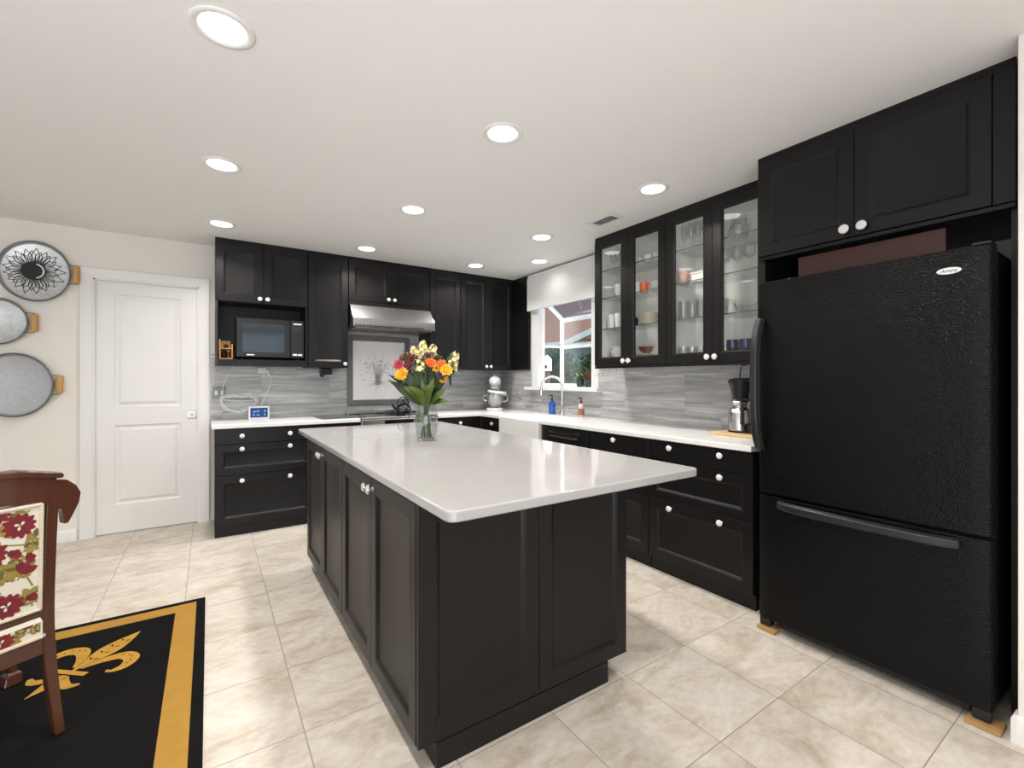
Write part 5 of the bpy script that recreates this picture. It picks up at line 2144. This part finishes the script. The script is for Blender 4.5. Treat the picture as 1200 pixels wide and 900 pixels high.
for k in range(54):
    px = rf.uniform(478, 520)
    py = rf.uniform(428, 452)
    q = rf.uniform(-.06, .08)
    leafblade([(499 + (px - 499) * .4, 470, q * .3), ((499 + px) / 2, (470 + py) / 2, q), (px, py, q)], rf.uniform(.02, .04),
              rf.choice(['leafdark', 'leafdark', 'leaf']))

# ------------------------------------------------------------------ metal trays on the wall


def tray(cx, cz, rx, rz_, label, bottom, handle_side=1, turned=False):
    t_ = thing('metal_tray', label, 'tray', (cx, YB, cz))
    ax = (0, -1, 0)
    # basis(axis) for -Y gives X along +-x; scale by sx, sy
    b = MB()
    dp = .035
    q = .012
    b.lathe([(0, .004), (1 - .10, .004), (1 - .06, .008), (1 - .008, dp), (1, dp), (1.0 - .045, .002), (0, .001)], (cx, YB - .002, cz), ax, 56, sx=rx, sy=rz_)
    # heights are absolute, radii scale
    body = b.build('pan', bottom, t_, smooth=40)
    b = MB()
    n_ = 56
    b.tube([(cx + rx * math.cos(2 * PI * k / n_), YB - .002 - dp, cz + rz_ * math.sin(2 * PI * k / n_)) for k in range(n_ + 1)], .0055, 8)
    b.build('rolled_rim', M['rim'], t_)
    for s_ in (1, -1):
        x = cx + s_ * rx
        b = MB()
        b.tube([(x - s_ * .012, YB - .030, cz + .074), (x + s_ * .036, YB - .030, cz + .074), (x + s_ * .036, YB - .030, cz - .074),
                (x - s_ * .012, YB - .030, cz - .074)], .004, 8)
        h_ = b.build('handle', M['rim'], t_)
        b = MB()
        b.lathe([(0, -.068), (.018, -.068), (.022, -.055), (.022, .055), (.018, .068), (0, .068)], (x + s_ * .036, YB - .030, cz), (0, 0, 1), 14)
        b.build('grip', M['oak'], h_)
    return t_, body


T1, b1 = tray(-1.115, 2.118, .200, .228, 'oval metal tray with a black sunflower print, top of the wall', M['galv'])
T2, b2 = tray(-1.315, 1.722, .162, .170, 'small oval metal tray, middle one between the other two', M['galv'])
T3, b3 = tray(-1.225, 1.245, .212, .238, 'large dull grey oval metal tray, lowest on the wall', M['galvdark'])
# sunflower print: flat ink on the tray's bottom
b = MB()
fx_, fz_ = -1.125, 2.125
lay = fback(YB - .002 - .004)
rs = random.Random(2)
lv = [.0004]


def outline(poly, wd_):
    n_ = len(poly)
    c = Vector((sum(p[0] for p in poly) / n_, sum(p[1] for p in poly) / n_))
    for i in range(n_):
        a_, e_ = Vector(poly[i]), Vector(poly[(i + 1) % n_])
        d_ = (e_ - a_)
        nn = Vector((-d_.y, d_.x)).normalized() * wd_ / 2
        lv[0] += .0000005
        b.flatpoly([tuple(a_ - nn), tuple(e_ - nn), tuple(e_ + nn), tuple(a_ + nn)], lay, lv[0])


for ringn, (n_, r0, r1, off) in enumerate(((17, .062, .172, 0), (17, .064, .145, .5))):
    for k in range(n_):
        a = 2 * PI * (k + off) / n_ + rs.uniform(-.04, .04)
        r1_ = r1 * rs.uniform(.93, 1.06)
        def pt(r, da):
            return (fx_ + r * math.cos(a + da), fz_ + r * 1.02 * math.sin(a + da))
        outline([pt(r0, -.10), pt((r0 + r1_) * .55, -.165), pt(r1_, 0), pt((r0 + r1_) * .55, .165), pt(r0, .10)], .0050)
        lv[0] += .000001
        b.flatpoly([pt(r0, -.03), pt(r0 + (r1_ - r0) * .75, 0), pt(r0, .03)], lay, lv[0])
lv[0] += .00001
b.flatpoly([(fx_ + .072 * math.cos(2 * PI * k / 32), fz_ + .072 * math.sin(2 * PI * k / 32)) for k in range(32)], lay, lv[0])
b.m(1)
lv[0] += .00002
b.flatpoly([(fx_ + .060 * math.cos(t_), fz_ + .060 * math.sin(t_)) for t_ in [-1.3 + .26 * k for k in range(11)]] +
           [(fx_ + .052 * math.cos(t_) - .002, fz_ + .052 * math.sin(t_)) for t_ in [1.3 - .26 * k for k in range(11)]], lay, lv[0])
b.build('sunflower_print', [M['ink'], M['galv']], T1, normals=False)

# ------------------------------------------------------------------ rug
rug = MB()
RX1, RY1 = -.018, 3.225
RX0, RY0 = -2.9, .6


def band(i0, i1, z):
    a = (RX0 + i0, RX1 - i0, RY0 + i0, RY1 - i0)
    c = (RX0 + i1, RX1 - i1, RY0 + i1, RY1 - i1)
    rug.rings(flat(0), [(*a, z), (*c, z)], cap0=False, cap1=False)


zt = .010
rug.m(0)
rug.rings(flat(0), [(RX0, RX1, RY0, RY1, .0004), (RX0, RX1, RY0, RY1, zt - .002), (RX0 + .003, RX1 - .003, RY0 + .003, RY1 - .003, zt)], cap1=False)
band(.003, .042, zt)
rug.m(1)
band(.042, .135, zt)
rug.m(0)
rug.rings(flat(0), [(RX0 + .135, RX1 - .135, RY0 + .135, RY1 - .135, zt)] * 1, cap0=False, cap1=True)


def fleur(tip, foot, mir):
    """fleur-de-lis lying on the rug from foot to tip"""
    T, F_ = Vector(tip), Vector(foot)
    ax_ = (T - F_)
    L_ = ax_.length
    ay = ax_ / L_
    axx = Vector((ay.y, -ay.x))

    def mpf(u, v, w):
        p = F_ + axx * u * L_ + ay * v * L_
        return (p.x, p.y, zt + w)

    def add(poly, w=.0006):
        a_ = [rug.v(mpf(u, v, w)) for u, v in poly]
        f = rug.face(a_)

    rug.m(2)
    # centre petal
    left = [(-.012, .36), (-.035, .46), (-.085, .60), (-.095, .72), (-.06, .86), (0, 1.0)]
    cp_ = [(x, y, 0) for x, y in left]
    cl = [(p.x, p.y) for p in cat(cp_, 4)]
    poly_ = cl + [(-x, y) for x, y in cl[::-1][1:]]
    for i in range(len(cl) - 1):
        (xa, ya), (xb, yb_) = cl[i], cl[i + 1]
        if abs(xb) < 1e-6:
            add([(xa, ya), (-xa, ya), (0, yb_)])
        else:
            add([(xa, ya), (-xa, ya), (-xb, yb_), (xb, yb_)])
    # side petals as tapered curled strips
    for s_ in (1, -1):
        path = cat([(s_ * .035, .40, 0), (s_ * .11, .53, 0), (s_ * .22, .62, 0), (s_ * .335, .59, 0), (s_ * .375, .48, 0), (s_ * .325, .40, 0), (s_ * .28, .41, 0)], 5)
        wds = []
        N = len(path)
        for i in range(N):
            t_ = i / (N - 1)
            wds.append(.020 + .10 * math.sin(PI * min(1, t_ * 1.15)) ** .9 if t_ < .87 else .020 + .05 * (1 - t_) / .13 * .5)
        for i in range(N - 1):
            q = []
            for j in (i, i + 1):
                d_ = (path[min(j + 1, N - 1)] - path[max(j - 1, 0)]).normalized()
                n_ = Vector((-d_.y, d_.x, 0))
                q.append((path[j] - n_ * wds[j] / 2, path[j] + n_ * wds[j] / 2))
            add([(q[0][0].x, q[0][0].y), (q[0][1].x, q[0][1].y), (q[1][1].x, q[1][1].y), (q[1][0].x, q[1][0].y)], .0006)
    # band
    add([(-.16, .315), (.16, .315), (.16, .365), (-.16, .365)], .0008)
    # foot
    add([(-.03, .30), (.03, .30), (.055, .17), (0, 0.0), (-.055, .17)])
    for s_ in (1, -1):
        path = cat([(s_ * .03, .29, 0), (s_ * .09, .22, 0), (s_ * .17, .18, 0), (s_ * .24, .22, 0)], 4)
        N = len(path)
        for i in range(N - 1):
            q = []
            for j in (i, i + 1):
                d_ = (path[min(j + 1, N - 1)] - path[max(j - 1, 0)]).normalized()
                n_ = Vector((-d_.y, d_.x, 0))
                w_ = .03 + .045 * math.sin(PI * j / (N - 1))
                q.append((path[j] - n_ * w_ / 2, path[j] + n_ * w_ / 2))
            add([(q[0][0].x, q[0][0].y), (q[0][1].x, q[0][1].y), (q[1][1].x, q[1][1].y), (q[1][0].x, q[1][0].y)])
    # dark stitched detail
    rug.m(0)
    for v in (.52, .62, .72, .82):
        for s_ in (1, -1):
            add([(s_ * .012, v), (s_ * .045, v + .02), (s_ * .047, v + .034), (s_ * .012, v + .014)], .0012)
    for s_ in (1, -1):
        for (u, v) in ((.20, .635), (.26, .635), (.31, .615), (.345, .57), (.36, .52)):
            add([(s_ * u - .007, v - .007), (s_ * u + .007, v - .007), (s_ * u + .007, v + .007), (s_ * u - .007, v + .007)], .0012)


fleur((-.288, 2.965), (-.615, 2.585), 1)
fleur((RX0 - (-.288 - RX1) - 0 + 0, 2.965), (RX0 + .595, 2.585), 1)
o = rug.build('area_rug', [M['rug'], M['ruggold'], M['rugpale']], normals=False, smooth=0, loc=(-1.45, 1.9, 0))
tag(o, 'black rug with a gold border and gold corner emblem on the tile floor', 'rug')

# ------------------------------------------------------------------ upholstered chair
# local axes: x to the sitter's right as seen from behind, y forward, origin on the floor under the seat centre
CH_AZ = 33.0
rzc = R(CH_AZ)          # forward = (-sin, cos)
fw = Vector((-math.sin(rzc), math.cos(rzc)))
rt = Vector((math.cos(rzc), math.sin(rzc)))
RRX, RRY = .200, -.290    # rear right foot in local coordinates
c2 = Vector((-.452, 2.275)) - rt * RRX - fw * RRY
chr_ = thing('dining_chair', 'carved mahogany dining chair with crimson flowered upholstery, on the rug', 'chair', (c2.x, c2.y, .0112), rzc)


def chain(mb, pts, sizes):
    """square-section bar following points; sizes (wx, wy)"""
    rg_ = []
    for (x, y, z), (wx, wy) in zip(pts, sizes):
        rg_.append([mb.v((x - wx / 2, y - wy / 2, z)), mb.v((x + wx / 2, y - wy / 2, z)), mb.v((x + wx / 2, y + wy / 2, z)), mb.v((x - wx / 2, y + wy / 2, z))])
    for a_, c_ in zip(rg_, rg_[1:]):
        for i in range(4):
            j = (i + 1) % 4
            mb.face([a_[i], a_[j], c_[j], c_[i]])
    mb.face(rg_[0][::-1])
    mb.face(rg_[-1])


for s_ in (1, -1):
    b = MB()
    pts = cat([(s_ * .200, -.290, 0), (s_ * .194, -.268, .12), (s_ * .188, -.250, .26), (s_ * .186, -.240, .42), (s_ * .188, -.244, .62),
               (s_ * .192, -.250, .80), (s_ * .196, -.254, .885)], 5)
    n_ = len(pts)
    chain(b, [tuple(p) for p in pts], [(.036 if p.z > .25 else .029 + .028 * p.z, .036) for p in pts])
    leg = b.build('rear_leg', M['mahog'], chr_, world=False, bevel=.006, seg=2, smooth=50)
    b = MB()
    b.lathe([(0, -.0), (.016, -.0), (.018, .004), (.013, .008), (0, .008)], (s_ * .202, -.290, -.0105 + .0005), seg=14)
    b.build('glide', M['plastic'], leg, world=False)
    b = MB()
    pts = cat([(s_ * .255, .235, 0), (s_ * .262, .242, .05), (s_ * .250, .228, .14), (s_ * .245, .220, .25), (s_ * .245, .218, .34)], 5)
    chain(b, [tuple(p) for p in pts], [(.030 + .028 * min(1, abs(p.z - .06) / .25) + (.02 if p.z < .04 else 0),) * 2 for p in pts])
    b.build('front_leg', M['mahog'], chr_, world=False, bevel=.006, seg=2, smooth=50)


def bp(u, v, w):
    """plane of the reclined back: u sideways, v height, w towards the rear"""
    k = max(0.0, (v - .42))
    return (u, -.232 - .035 * k - w, v)


# crest rail with ears
b = MB()
half = [(0, .960), (.10, .955), (.18, .940), (.205, .930), (.210, .922), (.204, .916), (.200, .912), (.232, .905), (.258, .880), (.272, .850),
        (.268, .815), (.252, .775), (.238, .745), (.226, .742), (.222, .78), (.215, .80), (.190, .815), (.168, .835), (.14, .840), (.07, .846), (0, .848)]
pl2 = half + [(-u, v) for u, v in half[::-1][1:-1]]
b.prism(pl2, bp, -.014, .024)
b.build('crest_rail', M['mahog'], chr_, world=False, bevel=.008, seg=3, smooth=45)
b = MB()
b.prism([(-.214, .915), (-.10, .938), (.10, .938), (.214, .915), (.220, .924), (.214, .936), (.10, .962), (-.10, .962), (-.214, .936), (-.220, .924)], bp, -.020, .036)
b.build('crest_moulding', M['mahog'], chr_, world=False, bevel=.008, seg=3)
b = MB()
b.prism([(-.172, .395), (.172, .395), (.172, .450), (-.172, .450)], bp, -.004, .028)
b.build('back_rail', M['mahog'], chr_, world=False, bevel=.005)
b = MB()
b.box(-.170, .170, -.264, -.212, .292, .352)
b.bar((.172, -.22, .322), (.242, .21, .322), .03, .06)
b.bar((-.172, -.22, .322), (-.242, .21, .322), .03, .06)
b.box(-.235, .235, .20, .235, .292, .352)
b.build('seat_rail', M['mahog'], chr_, world=False, bevel=.005)


def flora(mb, mpq, u0, u1, v0, v1, w, seed, items):
    """crewel-style flowers: petals, leaves and stems laid on a fabric face; material slots 1 red 2 dark red 3 olive 4 dark olive 0 cream"""
    r_ = random.Random(seed)
    lvl = [w]

    def fpoly(poly, m_):
        lvl[0] += .000004
        mb.m(m_)
        cl_ = [(min(u1, max(u0, a_)), min(v1, max(v0, c_))) for a_, c_ in poly]
        mb.flatpoly(cl_, mpq, lvl[0])

    def fpetal(u, v, a, ln, wd_, m_):
        ca, sa = math.cos(a), math.sin(a)
        q = [(0, 0), (.35, .42), (.7, .5), (1, .12), (.93, 0), (1, -.12), (.7, -.5), (.35, -.42)]
        fpoly([(u + ln * x * ca - wd_ * y * sa, v + ln * x * sa + wd_ * y * ca) for x, y in q], m_)

    def fstem(p0, p1, wd_=.005):
        d_ = Vector((p1[0] - p0[0], p1[1] - p0[1]))
        n_ = Vector((-d_.y, d_.x)).normalized() * wd_ / 2
        fpoly([(p0[0] - n_.x, p0[1] - n_.y), (p0[0] + n_.x, p0[1] + n_.y), (p1[0] + n_.x, p1[1] + n_.y), (p1[0] - n_.x, p1[1] - n_.y)], 3)

    def leafspray(u, v, a, s):
        fstem((u, v), (u + s * .9 * math.cos(a), v + s * .9 * math.sin(a)))
        fpetal(u + s * .6 * math.cos(a), v + s * .6 * math.sin(a), a, s * .75, s * .3, 3)
        for k in range(3):
            for sd in (1, -1):
                t_ = .15 + .28 * k
                fpetal(u + s * t_ * math.cos(a), v + s * t_ * math.sin(a), a + sd * .85, s * .55, s * .24, 3 if (k + sd) % 2 else 4)

    def flower(u, v, s, n_=12):
        o_ = r_.uniform(0, 1)
        for k in range(n_):
            fpetal(u, v, 2 * PI * (k + o_) / n_, s * r_.uniform(.92, 1.08), s * .42, 1)
        for k in range(n_ - 3):
            fpetal(u, v, 2 * PI * (k + .5) / (n_ - 3), s * .68, s * .26, 2 if k % 2 else 1)
        for k in range(7):
            fpetal(u, v, 2 * PI * k / 7, s * .36, s * .2, 0 if k % 2 else 2)
        fpetal(u - s * .1, v, 0, s * .22, s * .2, 3)

    for it in items:
        k_ = it[0]
        if k_ == 'F':
            flower(*it[1:])
        elif k_ == 'L':
            leafspray(*it[1:])
        elif k_ == 'B':
            fpetal(it[1], it[2], it[3], it[4], it[4] * .8, 1)
            fpetal(it[1], it[2], it[3] + .7, it[4] * .9, it[4] * .7, 2)
            fpetal(it[1], it[2], it[3] - .7, it[4] * .9, it[4] * .7, 1)
        elif k_ == 'S':
            fstem(it[1], it[2])
    mb.m(0)


UPH = [M['linen'], M['red'], M['darkred'], M['olive'], M['darkolive']]
# back pad (seen from behind)
b = MB()
q = (-.166, .166, .452, .838)
b.rings(bp, [rect(0, *q, -.010), rect(0, *q, .022), rect(.004, *q, .0265), rect(.012, *q, .029)], cap1=True)
# cap follows the curve only roughly, so keep pattern lifted a little
items = [('S', (.00, .60), (.06, .64)), ('S', (.06, .64), (.12, .60)), ('S', (.12, .60), (.14, .55)), ('S', (.05, .72), (.125, .70)),
         ('S', (.02, .56), (.05, .49)), ('S', (-.02, .76), (.04, .80)), ('S', (.12, .70), (.13, .64)), ('S', (-.08, .66), (-.01, .70)),
         ('L', .115, .700, .5, .07), ('L', .02, .610, 3.5, .08), ('L', .02, .600, .35, .08), ('L', .10, .585, .9, .055), ('L', .03, .785, 3.6, .07),
         ('L', .125, .545, -.8, .055), ('L', -.02, .52, 2.6, .07), ('L', -.11, .69, 1.6, .07), ('L', .07, .80, 2.9, .055), ('L', -.05, .85, 3.6, .06),
         ('L', -.03, .66, 2.2, .06), ('L', .11, .68, 4.3, .05), ('L', .06, .56, 4.4, .06), ('L', -.09, .56, 4.0, .06), ('L', .05, .745, .6, .07), ('L', .055, .655, 5.2, .06), ('L', .13, .82, 3.7, .06), ('L', .0, .56, 5.5, .07), ('L', .14, .48, 1.9, .055), ('L', .03, .475, 3.9, .05),
         ('L', .14, .73, 4.6, .05), ('L', .0, .63, 1.2, .06),
         ('B', .085, .668, .9, .030), ('B', .120, .650, .2, .028), ('B', .10, .615, .5, .036), ('B', .135, .60, 1.9, .028), ('B', -.02, .745, 2.4, .032),
         ('B', -.02, .655, 4.0, .030), ('B', .0, .48, 3.0, .032), ('B', -.13, .6, 2.0, .032), ('B', .135, .50, 1.2, .028), ('B', .0, .81, 2.8, .03),
         ('F', .105, .772, .046), ('F', .035, .690, .045), ('F', .075, .505, .045), ('F', -.055, .60, .05), ('F', -.085, .78, .05), ('F', -.10, .49, .05),
         ('F', .05, .825, .036, 10)]
flora(b, bp, -.153, .153, .466, .824, .0297, 4, items)
b.build('back_upholstery', UPH, chr_, world=False, normals=False, smooth=0)
# braid edging round the back pad
b = MB()
ring_ = [(.160, .458), (.160, .832), (-.160, .832), (-.160, .458), (.160, .458)]
for (p0, p1) in zip(ring_, ring_[1:]):
    pts = [bp(p0[0] + (p1[0] - p0[0]) * k / 10, p0[1] + (p1[1] - p0[1]) * k / 10, .0290) for k in range(11)]
    b.tube(pts, .0065, 8)
b.build('braid', M['braid'], chr_, world=False)
# seat cushion with boxed back edge
b = MB()
outl = [(-.166, -.266), (.166, -.266), (.250, .225), (-.250, .225)]
lay_ = [(0.0, .3525), (0.0, .415), (.008, .435), (.03, .455), (.08, .468)]
prev = None
L0 = []
cxs = (0, -.02)
for ins, z in lay_:
    L0.append([b.v((x - math.copysign(ins, x), y - (ins if y > 0 else -ins), z)) for x, y in outl])
for a_, c_ in zip(L0, L0[1:]):
    for i in range(4):
        j = (i + 1) % 4
        b.face([a_[i], a_[j], c_[j], c_[i]])
b.face(L0[0][::-1])
b.face(L0[-1])
bmesh.ops.recalc_face_normals(b.bm, faces=b.bm.faces[:])
mps = lambda u, v, w: (u, -.266 - w, v)
items = [('L', .10, .378, 1.2, .040), ('L', .02, .372, 3.6, .045), ('L', .125, .39, .2, .04), ('L', -.03, .38, 2.8, .04), ('L', -.13, .38, 2.2, .045),
         ('L', .07, .40, 5.6, .04), ('B', .125, .405, 1.4, .022), ('B', -.01, .405, 2.2, .024), ('F', .060, .388, .036), ('F', -.075, .385, .04)]
flora(b, mps, -.160, .160, .368, .413, .0006, 9, items)
items = [('L', .08, .05, 1.0, .08), ('L', -.06, -.06, 3.8, .08), ('L', .10, -.10, 5.5, .07), ('L', -.11, .08, 2.4, .08), ('L', .0, .12, 1.4, .07),
         ('B', .02, -.04, 1.0, .03), ('B', -.02, .08, 2.6, .03), ('F', .07, -.02, .05), ('F', -.08, .03, .05), ('F', .03, .11, .045), ('F', -.04, -.12, .045)]
flora(b, flat(.468), -.15, .15, -.17, .14, .0006, 15, items)
b.build('seat_cushion', UPH, chr_, world=False, normals=False, smooth=0)
b = MB()
b.tube([(-.164, -.268, .360), (.164, -.268, .360)], .0062, 8)
b.tube([(.170, -.262, .360), (.250, .225, .360)], .0062, 8)
b.build('braid', M['braid'], chr_, world=False)
